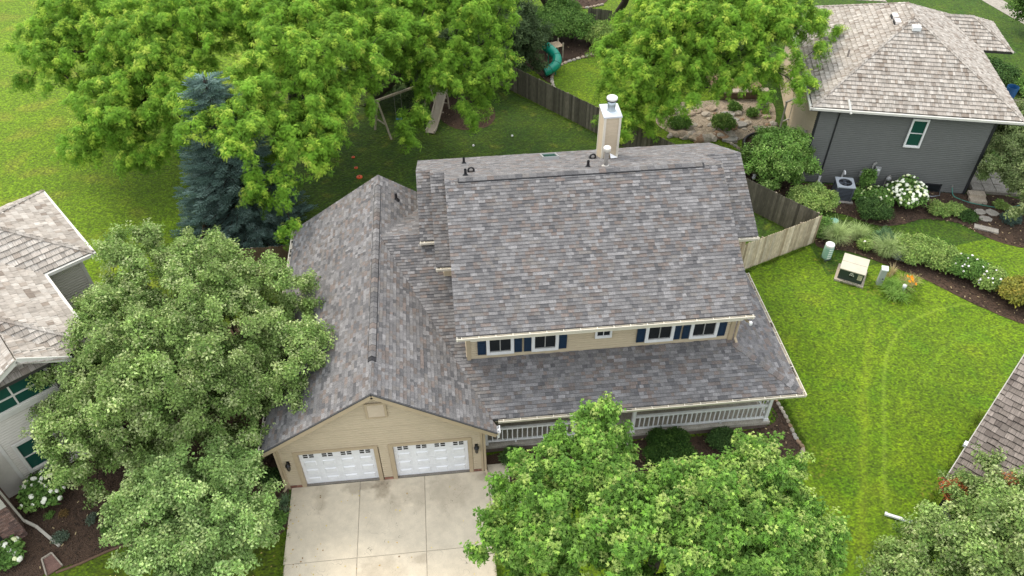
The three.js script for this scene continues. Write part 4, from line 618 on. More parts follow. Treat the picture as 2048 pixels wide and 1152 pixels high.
  const entry = new MB().span(-5, -0.69, 0, 2.6, -0.3, 2.0).build('entry_wall', M.mortar, h); layPieces(courses(face([-5, 0, 2.0], [-0.7, 0, 2.0], [0, 1, 2.0]), [[2.0, 0], [4.3, 0], [4.3, 1.9], [2.0, 1.9]], bo), { one: 'brick', many: 'bricks', mat: M.brickVC, parent: entry, host: h, most: 150 });
  layPieces(courses(face([-0.69, 0, 2.0], [-0.69, 0, 0], [-0.69, 1, 1]), [[0, 0], [2, 0], [2, 2.6], [0, 2.6]], bo), { one: 'brick', many: 'side_bricks', mat: M.brickVC, parent: entry, host: h, most: 0 });
  new MB().span(-5, -0.66, 1.9, 2.6, 1.99, 2.03).build('entry_siding', M.siding, h);
  windowPart(h, -2.6, -1.35, 0.5, 1.9, 2.03, { cols: 1, rows: 1, fr: 0.07, mat: M.charcoal, mull: M.charcoal });
  new MB().bar(V(-0.6, 3.0, 1.6), V(-0.55, 0.5, 1.75), 0.09, 0.07).bar(V(-0.55, 0.5, 1.75), V(-0.35, 0.12, 1.95), 0.09, 0.07).bar(V(-0.35, 0.12, 1.95), V(-0.02, 0.09, 3.28), 0.1, 0.08).build('downspout', std([0.52, 0.49, 0.42], { roughness: 0.6, map: plaster }), h);
}
{ // splash block
  const s = thing('splash_block', 'brown splash block at the end of the beige downspout', 'splash block', [-8.0, 0.02, 2.2], 36.9 * D2R), m = std([0.26, 0.15, 0.12], { map: granule, roughness: 0.9 });
  new MB().slab([V(-0.16, 0.05, -0.3), V(0.16, 0.05, -0.3), V(0.26, 0.04, 0.42), V(-0.26, 0.04, 0.42)].reverse(), V(0, -0.05, 0)).build('tray', m, s); new MB().bar(V(-0.17, 0.08, -0.3), V(-0.27, 0.07, 0.42), 0.05, 0.08).bar(V(0.17, 0.08, -0.3), V(0.27, 0.07, 0.42), 0.05, 0.08).bar(V(-0.17, 0.08, -0.3), V(0.17, 0.08, -0.3), 0.05, 0.08).build('rim', std([0.50, 0.44, 0.36], { map: granule, roughness: 0.9 }), s);
}
{ // house at the lower right corner
  const h = thing('brown_roof_house', 'house corner with large grey brown wooden shakes at the lawn edge', 'house', [22.87, 0, 4.04], Math.atan2(-0.756, 0.655)), r = rngOf(71), sl = 0.45; // local x along the courses, -z up the slope
  const f = face([0, 2.8, 0], [9, 2.8, 0], [0, 2.8 + sl, -1]);
  shakeRoof(h, [[f, [[[0, 0], [9, 0], [9, -7.5], [0, -7.5]]]]], { ...shakeOpt(palGrey, 0.23, r, 0.05), w: (q) => R(0.15, 0.34, q), jitter: 0.03 }, 300);
  new MB().slab([V(-0.03, 2.72, 0), V(0.02, 2.72, 0), V(0.02, 2.72 + sl * 7.5, -7.5), V(-0.03, 2.72 + sl * 7.5, -7.5)], V(0, -0.18, 0)).build('rake_board', M.offWhite, h);
  new MB().span(0, 9, 2.66, 2.79, 0.01, 0.13).build('gutter', M.offWhite, h);
  new MB().poly([V(0.3, 0, -0.35), V(0.3, 2.85, -0.35), V(0.3, 6.0, -7.4), V(0.3, 0, -7.4)]).build('gable_wall', std([0.17, 0.175, 0.17], { map: plaster, roughness: 0.8 }), h); siding(face([0.3, 0, -0.35], [9, 0, -0.35], [1, 1, -0.35]), [[[0, 0.1], [8.7, 0.1], [8.7, 2.7], [0, 2.7]]], 0.12, 0.014, 'eave_wall', std([0.17, 0.175, 0.17], { map: plaster, roughness: 0.8 }), h);
  new MB().span(0.26, 0.4, 0, 2.8, -0.4, -0.3).build('corner_board', M.charcoal, h); new MB().span(9.0, 9.1, 0, 6, -7.4, -0.3).build('far_wall', M.charcoal, h);
  boxPart('rake_block', M.white, h, -0.05, 3.45, -1.55, 0.12, 0.12, 0.2);
}
{ const d = thing('downspout_extension', 'white downspout extension lying on the lawn at lower right', 'pipe', [22.6, 0.05, 3.77], -0.48); new MB().span(-0.62, 0.62, 0, 0.08, -0.05, 0.05).build('pipe', M.white, d); new MB().span(-0.68, -0.60, 0.01, 0.095, -0.06, 0.06).build('end', M.white, d); }
// ---------------------------------------------------------------- fences
function fence(name, label, a, b, h, pal, seed, rails = 0.06) {
  const dx = b[0] - a[0], dz = b[1] - a[1], L = Math.hypot(dx, dz), turn = Math.atan2(-dz, dx), f = thing(name, label, 'fence', [a[0], 0, a[1]], turn), r = rngOf(seed), n = Math.floor(L / 0.145);
  for (let i = 0; i < n; i++) { const c = weighted(pal, r, 0.18), hh = h + R(-0.02, 0.02, r), x = i * 0.145, w = 0.137, mb = new MB(), z = R(-0.006, 0.006, r); mb.slab([V(x, 0.03, z + 0.01), V(x + w, 0.03, z + 0.01), V(x + w, hh - 0.04, z + 0.01), V(x + w - 0.035, hh, z + 0.01), V(x + 0.035, hh, z + 0.01), V(x, hh - 0.04, z + 0.01)], V(0, 0, -0.02), c); const g = mb.geo(), uv = g.attributes.uv, o = r() * 5; for (let k = 0; k < uv.count; k++) uv.setXY(k, uv.getX(k) + o, uv.getY(k) + o); mesh('picket', g, M.wood, f); }
  for (const y of [0.35, h - 0.35]) new MB().span(0, L, y - 0.045, y + 0.045, -rails, -0.016, [0.42, 0.36, 0.28]).build('rail', M.wood, f);
  for (let x = 0; x <= L + 0.1; x += 2.4) new MB().span(Math.min(x, L) - 0.045, Math.min(x, L) + 0.045, 0, h - 0.05, -rails - 0.07, -rails, [0.40, 0.35, 0.28]).build('post', M.wood, f);
  return f;
}
const palOld = [[[0.185, 0.178, 0.145], 5], [[0.135, 0.13, 0.105], 5], [[0.26, 0.248, 0.205], 3]], palPale = [[[0.78, 0.69, 0.53], 6], [[0.68, 0.59, 0.44], 4], [[0.86, 0.78, 0.63], 4], [[0.48, 0.40, 0.28], 1.2]], palBrown = [[[0.26, 0.19, 0.12], 5], [[0.20, 0.145, 0.09], 4], [[0.33, 0.25, 0.165], 2]];
fence('picket_fence', 'long dark weathered board fence between the back yards', [10.0, -30.7], [25.25, -11.92], 1.8, palOld, 3);
fence('picket_fence', 'pale tan board fence running from the house to the shrub border', [19.6, -9.62], [25.3, -11.84], 1.8, palPale, 4);
fence('picket_fence', 'brown board fence beside the blue spruce', [-5.0, -12.3], [-5.45, -17.5], 1.8, palBrown, 5);
fence('picket_fence', 'short brown board fence joining the garage corner', [-5.0, -12.3], [-0.1, -12.35], 1.8, palBrown, 6);
fence('picket_fence', 'small grey board fence far behind the tube slide', [18.0, -37.3], [19.6, -36.6], 1.6, palOld, 9);
// ---------------------------------------------------------------- service boxes on the lawn
{
  const g = thing('cable_pedestal', 'green ribbed round utility pedestal near the fence corner', 'pedestal', [25.42, 0, -10.6], 0.2), gm = std([0.30, 0.52, 0.40], { roughness: 0.6, map: plaster });
  mesh('base', lathe([[0.26, 0], [0.26, 0.12], [0.001, 0.12]], 4).rotateY(0.785), std([0.04, 0.06, 0.05], { roughness: 0.7 }), g);
  const prof = [[0.22, 0.12]]; for (let k = 0; k < 5; k++) { const y = 0.18 + k * 0.13; prof.push([0.215, y], [0.235, y + 0.03], [0.235, y + 0.07], [0.205, y + 0.1]); } prof.push([0.2, 0.86]); mesh('body', lathe(prof, 22), gm, g); mesh('lid', lathe([[0.215, 0.83], [0.225, 0.92], [0.20, 0.97], [0.001, 0.985]], 22), std([0.66, 0.72, 0.66], { roughness: 0.5 }), g);
  for (let k = 0; k < 5; k++) new MB().box(-0.05, 0.22 + k * 0.13, 0.235, 0.2, 0.03, 0.02).build('label_strip', std([0.72, 0.74, 0.66], { roughness: 0.7 }), g);
}
{
  const t = thing('transformer_box', 'cream topped green electrical transformer on a concrete pad', 'transformer', [26.12, 0, -9.22], -33 * D2R), cream = std([0.46, 0.43, 0.34], { roughness: 0.6, map: plaster }), green = std([0.035, 0.055, 0.045], { roughness: 0.5, map: plaster });
  new MB().span(-0.68, 0.68, 0, 0.09, -0.62, 0.66).build('concrete_pad', std([0.62, 0.54, 0.44], { map: granule, roughness: 0.95 }), t);
  const b = new MB(), w = 0.56; b.poly([V(-w, 0.09, -0.5), V(-w, 0.09, 0.5), V(-w, 0.72, 0.5), V(-w, 0.82, -0.5)]); b.poly([V(w, 0.09, 0.5), V(w, 0.09, -0.5), V(w, 0.82, -0.5), V(w, 0.72, 0.5)]); b.quad(V(w, 0.09, -0.5), V(-w, 0.09, -0.5), V(-w, 0.82, -0.5), V(w, 0.82, -0.5)); b.build('tank', cream, t);
  new MB().slab([V(-w - 0.03, 0.74, 0.55), V(w + 0.03, 0.74, 0.55), V(w + 0.03, 0.80, 0.0), V(-w - 0.03, 0.80, 0.0)], V(0, -0.05, 0)).slab([V(-w - 0.03, 0.805, -0.012), V(w + 0.03, 0.805, -0.012), V(w + 0.03, 0.86, -0.55), V(-w - 0.03, 0.86, -0.55)], V(0, -0.05, 0)).build('lid', std([0.58, 0.54, 0.43], { roughness: 0.55, map: plaster }), t);
  new MB().span(-w, w, 0.10, 0.70, 0.49, 0.52).build('door', green, t); new MB().span(-0.08, 0.08, 0.36, 0.43, 0.52, 0.535).build('latch', M.blackMetal, t);
  // warning sticker and stencilled number
  const cv = document.createElement('canvas'); cv.width = 128; cv.height = 128; const c = cv.getContext('2d'); c.fillStyle = '#cfc9a8'; c.fillRect(0, 0, 128, 128); c.fillStyle = '#3a3a30'; c.fillRect(10, 10, 108, 26); for (let k = 0; k < 5; k++) c.fillRect(12, 48 + k * 15, 100 - (k % 3) * 22, 6); c.fillStyle = '#cfc9a8'; c.fillRect(22, 16, 84, 12);
  const ct = new THREE.CanvasTexture(cv); ct.colorSpace = THREE.SRGBColorSpace; const q = new THREE.PlaneGeometry(0.2, 0.3); q.translate(0.4, 0.46, 0.524); mesh('warning_sticker', q, std([1, 1, 1], { map: ct, roughness: 0.6 }), t);
  for (const [x, y, wd, hh] of [[0.0, 0.58, 0.14, 0.05], [-0.06, 0.48, 0.05, 0.07], [0.02, 0.48, 0.05, 0.07], [0.1, 0.47, 0.05, 0.07]]) new MB().span(x - wd / 2, x + wd / 2, y - hh / 2, y + hh / 2, 0.52, 0.5235).build('stencil_mark', std([0.62, 0.62, 0.55], { roughness: 0.8 }), t);
}
{
  const p = thing('telecom_pedestal', 'slim grey green metal utility pedestal beside the daylilies', 'pedestal', [27.25, 0, -8.55], -20 * D2R), m = std([0.42, 0.47, 0.44], { roughness: 0.5, map: plaster });
  new MB().span(-0.13, 0.13, 0, 0.98, -0.11, 0.11).build('body', m, p); new MB().slab([V(-0.15, 1.0, 0.14), V(0.15, 1.0, 0.14), V(0.15, 1.05, -0.13), V(-0.15, 1.05, -0.13)], V(0, -0.07, 0)).build('cap', std([0.66, 0.70, 0.70], { roughness: 0.5 }), p); boxPart('latch', M.blackMetal, p, 0.05, 0.42, 0.115, 0.05, 0.07, 0.02); new MB().span(-0.13, 0.13, 0.395, 0.405, 0.11, 0.114).build('seam', M.charcoal, p);
  const s = thing('utility_post', 'short grey capped utility stub among the daylilies', 'post', [28.0, 0, -7.75]); mesh('pipe', lathe([[0.07, 0], [0.07, 0.5]], 14), m, s); mesh('cap', lathe([[0.09, 0.48], [0.09, 0.58], [0.001, 0.6]], 14), std([0.60, 0.64, 0.64], { roughness: 0.5 }), s);
  const u = thing('sewer_cap', 'round teal green cover flush with the grass by the shrub bed', 'cover', [27.05, 0.01, -13.45]); mesh('cover', lathe([[0.001, 0.05], [0.2, 0.045], [0.22, 0.03], [0.22, 0]], 20), std([0.30, 0.58, 0.48], { roughness: 0.6 }), u); mesh('rim', new THREE.TorusGeometry(0.22, 0.02, 6, 24).rotateX(Math.PI / 2).translate(0, 0.02, 0), std([0.2, 0.42, 0.35], { roughness: 0.6 }), u);
}
// ---------------------------------------------------------------- by the grey house wall
const GT = -14.36 * D2R, GW = (a, b) => [26.46 + a * Math.cos(GT) + b * Math.sin(GT), 26.46 * 0 - 17.13 - a * Math.sin(GT) + b * Math.cos(GT)];
const gAt = (a, b, y = 0) => { const c = Math.cos(GT), s = Math.sin(GT); return [26.46 + a * c + b * s, y, -17.13 - a * s + b * c]; };
{
  const a = thing('air_conditioner', 'round fan topped air conditioning unit beside the grey wall', 'air conditioner', gAt(2.1, 1.25), GT), dk = std([0.10, 0.115, 0.14], { roughness: 0.5, metalness: 0.2 }), lt = std([0.42, 0.46, 0.50], { roughness: 0.5, metalness: 0.2 });
  a.scale.setScalar(1.12); boxPart('pad', std([0.45, 0.42, 0.38], { map: granule, roughness: 0.95 }), a, 0, 0.04, 0, 1.0, 0.08, 1.0); new MB().span(-0.36, 0.36, 0.09, 0.84, -0.36, 0.36).build('coil', M.charcoal, a);
  for (let k = 0; k < 9; k++) { const y = 0.13 + k * 0.078; new MB().span(-0.39, 0.39, y, y + 0.035, 0.36, 0.385).span(-0.39, 0.39, y, y + 0.035, -0.385, -0.36).span(-0.385, -0.36, y, y + 0.035, -0.36, 0.36).span(0.36, 0.385, y, y + 0.035, -0.36, 0.36).build('louvre', dk, a); }
  new MB().span(-0.40, -0.33, 0.08, 0.86, 0.33, 0.40).span(0.33, 0.40, 0.08, 0.86, 0.33, 0.40).span(-0.40, -0.33, 0.08, 0.86, -0.40, -0.33).span(0.33, 0.40, 0.08, 0.86, -0.40, -0.33).build('corner_post', dk, a);
  { const s = new THREE.Shape(); s.moveTo(-0.42, -0.42); s.lineTo(0.42, -0.42); s.lineTo(0.42, 0.42); s.lineTo(-0.42, 0.42); const hl = new THREE.Path(); hl.absarc(0, 0, 0.31, 0, Math.PI * 2); s.holes.push(hl); const g = new THREE.ExtrudeGeometry(s, { depth: 0.06, bevelEnabled: false, curveSegments: 24 }); g.rotateX(-Math.PI / 2); g.translate(0, 0.85, 0); mesh('top_panel', g, lt, a); }
  const gr = []; for (const rr of [0.07, 0.13, 0.19, 0.25, 0.30]) gr.push(new THREE.TorusGeometry(rr, 0.007, 5, 28).rotateX(Math.PI / 2).translate(0, 0.905, 0)); mesh('fan_grille', mergeGeometries(gr), M.blackMetal, a);
  for (let k = 0; k < 4; k++) { const b = new MB(); b.slab([V(0.03, 0.85, -0.05), V(0.28, 0.83, -0.1), V(0.28, 0.88, 0.1), V(0.03, 0.87, 0.05)], V(0, -0.01, 0)); const m = b.build('fan_blade', dk, a); m.rotation.y = k * Math.PI / 2; } mesh('hub', lathe([[0.06, 0.82], [0.06, 0.9], [0.001, 0.91]], 14), dk, a);
  const mt = thing('electric_meter', 'grey electric meter box with conduit on the grey wall', 'meter', gAt(3.9, 0.06), GT); new MB().span(-0.14, 0.14, 0.9, 1.4, 0, 0.14).build('box', std([0.30, 0.31, 0.31], { roughness: 0.5 }), mt); const dome = new THREE.SphereGeometry(0.09, 14, 10); dome.scale(1, 1, 0.7); dome.translate(0, 1.25, 0.16); mesh('meter_glass', dome, std([0.5, 0.52, 0.52], { roughness: 0.2 }), mt); new MB().bar(V(-0.3, 0, 0.06), V(-0.3, 1.55, 0.06), 0.06, 0.06).bar(V(-0.3, 1.55, 0.06), V(-0.18, 1.7, 0.06), 0.1, 0.08).bar(V(0, 0, 0.06), V(0, 0.9, 0.06), 0.05, 0.05).bar(V(-0.42, 0, 0.06), V(-0.42, 1.1, 0.06), 0.04, 0.04).build('conduit', std([0.30, 0.30, 0.29], { roughness: 0.5 }), mt); boxPart('junction_box', std([0.42, 0.43, 0.43], { roughness: 0.5 }), mt, -0.75, 0.85, 0.05, 0.18, 0.28, 0.1);
  const gm = thing('gas_meter', 'grey gas meter on the grey wall near the hydrangeas', 'meter', gAt(4.6, 0.12), GT); const body = new THREE.SphereGeometry(0.14, 16, 12); body.scale(1, 1.1, 0.75); body.translate(0, 0.75, 0.08); mesh('meter_body', body, std([0.33, 0.34, 0.34], { roughness: 0.5 }), gm); mesh('piping', curveTube([V(-0.1, 0, 0.06), V(-0.1, 0.8, 0.06), V(0, 0.98, 0.08), V(0.12, 0.8, 0.06), V(0.2, 0.55, 0.02)], 0.025, 24, 8), M.galvOld, gm);
  const pv = thing('vent_pipe', 'white plastic vent elbow behind the air conditioner', 'pipe', gAt(2.2, 0.1), GT); mesh('pipe', curveTube([V(0, 0.3, -0.05), V(0, 0.9, 0.03), V(0, 1.05, 0.1), V(0.02, 1.02, 0.22), V(0.03, 0.92, 0.25)], 0.045, 20, 10), M.white, pv);
  const hs = thing('garden_hose', 'green garden hose snaking from the grey wall to the stoop bed', 'hose', [0, 0, 0]); const hp = [[8.0, 0.15, 0.5], [8.15, 0.35, 0.12], [8.5, 0.55, 0.04], [8.9, 0.8, 0.06], [9.6, 0.95, 0.05], [10.6, 1.05, 0.06], [11.5, 0.9, 0.3], [12.0, 0.7, 0.5], [12.05, 1.3, 0.1], [11.9, 2.0, 0.05], [12.4, 2.6, 0.06], [12.9, 2.3, 0.05], [12.6, 1.5, 0.2], [12.2, 0.9, 0.5]].map(([x, z, y]) => V(...gAt(x, z, y))); mesh('tube', curveTube(hp, 0.024, 130, 7), std([0.05, 0.22, 0.17], { roughness: 0.4 }), hs); const nz = lathe([[0.02, 0], [0.035, 0.03], [0.02, 0.14]], 10); nz.translate(hp[0].x, hp[0].y, hp[0].z); mesh('nozzle', nz, M.galvOld, hs);
  let k = 0; const sm = std([0.50, 0.46, 0.40], { map: granule, bumpMap: fineBump, bumpScale: 0.01, roughness: 0.9 });
  const flag = (x, z, w, d, turn, label) => { const r = rngOf(90 + k++), n = 7, pts = []; for (let i = 0; i < n; i++) { const a = i / n * 6.28, q = R(0.85, 1.08, r); pts.push(V(Math.cos(a) * w * q, 0.07, -Math.sin(a) * d * q)); } const o = thing('stepping_stone', label, 'stepping stone', gAt(x, z), GT + turn, 'stepping stones to the stoop'); new MB().slab(pts, V(0, -0.06, 0)).build('flagstone', sm, o); };
  flag(9.25, 1.55, 0.34, 0.27, 0.2, 'irregular stepping stone closest to the stone steps'); flag(9.85, 1.55, 0.36, 0.3, -0.2, 'rounded stepping stone under the loop of hose'); flag(9.35, 2.15, 0.38, 0.24, 0, 'pointed stepping stone in the middle of the mulch path');
  const o = thing('stepping_stone', 'long rectangular stone slab at the lawn edge of the mulch', 'stepping stone', gAt(9.15, 3.05), GT - 0.28, 'stepping stones to the stoop'); boxPart('flagstone', sm, o, 0, 0.05, 0, 1.15, 0.1, 0.36);
  const lp = thing('garden_lantern', 'small white garden lantern under the serviceberry', 'lantern', [24.05, 0, -17.6]); mesh('pot', lathe([[0.001, 0], [0.1, 0], [0.12, 0.1], [0.08, 0.2], [0.001, 0.22]], 12), M.white, lp); mesh('roof', lathe([[0.001, 0.36], [0.1, 0.28], [0.1, 0.26], [0.001, 0.26]], 12), M.white, lp);
}
// ---------------------------------------------------------------- back yard play things
{
  const wd = (c) => std(c, { map: woodTex, bumpMap: woodBump, bumpScale: 0.003, roughness: 0.9 }), gw = wd([0.62, 0.56, 0.47]);
  const s = thing('swing_set', 'weathered wooden swing set frame under the locust trees', 'swing set', [2.8, 0, -25.0]); const a = V(0.35, 2.2, 0.35);
  new MB().bar(V(-0.05, 0, -0.1), a, 0.09, 0.09).build('leg', gw, s); new MB().bar(V(0.95, 0, 1.1), a, 0.09, 0.09).build('leg', gw, s); new MB().bar(V(0.12, 0.85, 0.06), V(0.72, 0.85, 0.81), 0.04, 0.09).build('brace', gw, s); new MB().bar(a.clone().add(V(-0.2, 0.04, 0.1)), V(3.5, 2.24, -1.6), 0.1, 0.12).build('beam', gw, s); new MB().bar(V(3.0, 0, -2.2), V(3.4, 2.2, -1.55), 0.09, 0.09).build('leg', gw, s); new MB().bar(V(3.9, 0, -0.9), V(3.4, 2.2, -1.55), 0.09, 0.09).build('leg', gw, s);
  const swing = new THREE.Group(); swing.name = 'swing'; s.add(swing); mesh('seat', new THREE.BoxGeometry(0.45, 0.04, 0.18).translate(1.5, 0.55, -0.3), std([0.02, 0.12, 0.42], { roughness: 0.5 }), swing); new MB().bar(V(1.3, 0.56, -0.3), V(1.3, 2.2, -0.35), 0.015, 0.015).bar(V(1.7, 0.56, -0.3), V(1.7, 2.2, -0.45), 0.015, 0.015).build('chain', M.galvOld, swing);
  const sl = thing('play_slide', 'beige plastic slide standing on the back lawn', 'slide', [6.75, 0, -26.1], -0.35), bm = std([0.48, 0.42, 0.34], { roughness: 0.5, map: plaster }); const prof = [[-0.9, 1.35], [-0.55, 1.3], [0.0, 0.95], [0.9, 0.42], [1.5, 0.12], [1.95, 0.08]], bedM = new MB(), sideM = new MB();
  for (let i = 0; i < prof.length - 1; i++) { const [z0, y0] = prof[i], [z1, y1] = prof[i + 1]; bedM.slab([V(-0.24, y0, z0), V(-0.24, y1, z1), V(0.24, y1, z1), V(0.24, y0, z0)], V(0, -0.03, 0)); for (const x of [-0.27, 0.27]) sideM.slab([V(x - 0.03, y0 + 0.16, z0), V(x - 0.03, y1 + 0.16, z1), V(x + 0.03, y1 + 0.16, z1), V(x + 0.03, y0 + 0.16, z0)], V(0, -0.19, 0)); } bedM.build('slide_bed', bm, sl); sideM.build('slide_side', bm, sl);
  new MB().bar(V(-0.25, 0, -1.1), V(-0.25, 1.4, -0.85), 0.08, 0.08).bar(V(0.25, 0, -1.1), V(0.25, 1.4, -0.85), 0.08, 0.08).bar(V(-0.25, 0.45, -1.02), V(0.25, 0.45, -1.02), 0.06, 0.06).bar(V(-0.25, 0.85, -0.95), V(0.25, 0.85, -0.95), 0.06, 0.06).build('ladder', gw, sl); new MB().bar(V(-0.5, 0.4, 0.1), V(0.3, 0.45, 0.1), 0.08, 0.05).build('brace', gw, sl);
  const tb = thing('tube_slide', 'curved green plastic tube slide behind the dark fence', 'slide', [14.25, 0, -31.4]), tg = std([0.004, 0.30, 0.20], { roughness: 0.35, map: plaster });
  tb.scale.setScalar(0.8);
  const path = [V(-0.2, 1.75, -1.1), V(0.15, 1.6, -0.7), V(0.55, 1.4, -0.15), V(0.7, 1.15, 0.45), V(0.5, 0.9, 0.95), V(0.05, 0.7, 1.2), V(-0.45, 0.55, 1.3)], cv = new THREE.CatmullRomCurve3(path), pts = cv.getPoints(48); mesh('tube', tubeGeo(pts, pts.map(() => 0.40), 22, false), tg, tb);
  for (const k of [9, 20, 30, 40]) { const p = pts[k], d = cv.getTangent(k / 48); const t = new THREE.TorusGeometry(0.405, 0.022, 6, 26); const m = mesh('seam_ring', t, std([0.004, 0.10, 0.075], { roughness: 0.5 }), tb); m.position.copy(p); m.quaternion.setFromUnitVectors(V(0, 0, 1), d); }
  new MB().bar(V(0.55, 0, 0.9), V(0.55, 1.0, 0.9), 0.08, 0.08).bar(V(0.1, 0, -0.5), V(0.1, 1.5, -0.5), 0.08, 0.08).build('support', tg, tb);
  const tw = thing('play_tower', 'small wooden play deck beside the green tube slide', 'play tower', [15.0, 0, -33.2], 0.3); tw.scale.set(0.8, 0.6, 0.8); for (const [x, z] of [[-0.5, -0.5], [0.5, -0.5], [-0.5, 0.5], [0.5, 0.5]]) new MB().span(x - 0.05, x + 0.05, 0, 1.9, z - 0.05, z + 0.05).build('post', gw, tw); for (let k = 0; k < 6; k++) new MB().span(-0.55, 0.55, 1.5, 1.54, -0.53 + k * 0.18, -0.37 + k * 0.18).build('deck_board', wd([0.66, 0.54, 0.40]), tw);
  for (const [x, z, label, c] of [[1.98, -20.16, 'largest orange disc lying on the back lawn', 1], [1.75, -21.1, 'orange disc at the middle of the three on the back lawn', 0.6], [1.55, -22.2, 'orange disc farthest from the garage on the back lawn', 0.55]]) { const d = thing('flying_disc', label, 'disc', [x, 0.02, z], 0, 'orange discs on the back lawn'); mesh('plate', lathe([[0.001, 0.05], [0.12 * c, 0.05], [0.17 * c, 0.035], [0.175 * c, 0.0], [0.16 * c, 0.0]], 18), std([0.72, 0.10, 0.02], { roughness: 0.5 }), d); mesh('knob', lathe([[0.03, 0.05], [0.03, 0.1], [0.001, 0.11]], 10), std([0.3, 0.04, 0.02], { roughness: 0.5 }), d); }
  for (const [x, z, label] of [[8.6, -22.6, 'white ball on the back lawn closer to the roof'], [11.0, -23.4, 'white ball on the back lawn closer to the long fence']]) { const b = thing('ball', label, 'ball', [x, 0, z], 0, 'white balls on the back lawn'); const g = new THREE.IcosahedronGeometry(0.07, 2); g.translate(0, 0.075, 0); mesh('shell', g, M.white, b); }
}
// ---------------------------------------------------------------- stones
function rockGeo(w, h, d, r) { const g = new THREE.IcosahedronGeometry(1, 1), p = g.attributes.position, o = R(0, 50, r), cache = new Map(); for (let i = 0; i < p.count; i++) { const k = p.getX(i).toFixed(3) + p.getY(i).toFixed(3) + p.getZ(i).toFixed(3); if (!cache.has(k)) cache.set(k, R(0.78, 1.15, r)); const s = cache.get(k); p.setXYZ(i, p.getX(i) * w * s, Math.max(-0.3, p.getY(i) * s) * h, p.getZ(i) * d * s); } const c = weighted([[[0.62, 0.50, 0.38], 5], [[0.70, 0.62, 0.52], 5], [[0.52, 0.34, 0.22], 3], [[0.58, 0.54, 0.48], 3]], r, 0.15), a = new Float32Array(p.count * 3); for (let i = 0; i < p.count; i++) a.set(c, i * 3); g.setAttribute('color', new THREE.BufferAttribute(a, 3)); g.computeVertexNormals(); return g; }
{
  const r = rngOf(202), spots = [];
  for (let i = 0; i < 30; i++) { const t = i / 30; spots.push([lerp(20.6, 24.4, t) + R(-0.2, 0.2, r), lerp(-22.6, -21.6, t) + Math.sin(t * 6) * 0.25 + R(-0.25, 0.25, r), R(0.2, 0.46, r)]); }
  for (let i = 0; i < 46; i++) spots.push([R(21.2, 27.2, r), R(-25.6, -22.4, r), R(0.12, 0.42, r)]);
  for (const [x, z, s] of spots) { const m = mesh('garden_rock', rockGeo(s, s * R(0.35, 0.7, r), s * R(0.6, 1, r), r), M.stone); m.position.set(x, s * 0.15, z); m.rotation.y = R(0, 6.28, r); const ca = m.geometry.attributes.color.array, tone = ca[0] < ca[2] * 1.18 ? 'grey' : ca[0] > ca[2] * 1.95 ? 'rust brown' : ca[0] > 0.66 ? 'pale' : 'tan', size = s > 0.36 ? 'large' : s > 0.25 ? 'medium' : 'small', zone = z > -22.5 + (x - 22) * 0.25 ? (x < 22 ? 'at the left grass edge of the rock garden' : x < 23.3 ? 'at the middle grass edge of the rock garden' : 'at the right grass edge of the rock garden') : z < -24.6 ? (x < 24.5 ? 'at the back left of the rock garden' : 'below the patio wall of the rock garden') : x < 22.8 ? 'under the locust in the rock garden' : x < 24.8 ? 'beside the round rock garden shrub' : 'near the planter tub in the rock garden'; tag(m, `${size} ${tone} stone ${zone}`, 'rock', 'stones of the rock garden'); }
  for (const [x, z, w, label] of [[24.5, -23.6, 0.6, 'flat grey flagstone in the middle of the rock garden'], [25.0, -23.1, 0.5, 'flat flagstone beside the rust coloured boulders'], [23.9, -21.6, 0.5, 'pale flat stone at the grass edge of the rock garden'], [24.6, -24.3, 0.55, 'flat flagstone below the retaining wall']]) { const n = 7, pts = []; for (let i = 0; i < n; i++) { const a = i / n * 6.28, q = R(0.8, 1.1, r); pts.push(V(Math.cos(a) * w * q, 0.16, -Math.sin(a) * w * 0.7 * q)); } const m = mesh('flagstone', new MB().slab(pts, V(0, -0.12, 0)).geo(), std([0.52, 0.50, 0.47], { map: granule, roughness: 0.9 })); m.position.set(x, 0, z); tag(m, label, 'flagstone'); }
  // stones edging the play lawn and the porch bed
  const row = (pts, n, name, label, s, grp) => { const c = new THREE.CatmullRomCurve3(pts.map((p) => V(p[0], 0, p[1]))), g = thing(name, label, 'edging', [pts[0][0], 0, pts[0][1]]); for (let i = 0; i < n; i++) { const p = c.getPointAt(i / (n - 1)), m = mesh('stone', rockGeo(s * R(0.8, 1.15, r), s * 0.55, s * 0.7, r), M.stone, g), d = c.getTangentAt(i / (n - 1)); m.position.set(p.x - pts[0][0], 0.04, p.z - pts[0][1]); m.rotation.y = Math.atan2(-d.z, d.x); } };
  row([[14.3, -28.9], [14.35, -30.1], [14.7, -31.2], [15.4, -32.1], [16.3, -32.6], [17.6, -33.2]], 17, 'stone_edging', 'curved row of pale stones edging the grass by the tube slide', 0.19);
  row([[16.8, -41.4], [17.6, -40.9], [18.6, -40.8], [19.8, -41.2]], 11, 'stone_edging', 'pale stone row round the far mulch bed at top', 0.18);
  row([[23.9, -19.2], [24.2, -20.2], [24.0, -21.0], [23.7, -21.4]], 9, 'stone_edging', 'tan stone edge between grass and mulch near the serviceberry', 0.16);
  row([[19.85, -2.4], [19.98, -1.2], [20.0, -0.35]], 10, 'stone_edging', 'row of brown edging stones along the right of the porch bed', 0.125); row([[20.0, -0.2], [20.1, 0.3], [19.8, 0.75]], 6, 'stone_edging', 'short row of tan edging stones at the porch bed corner', 0.14);
}
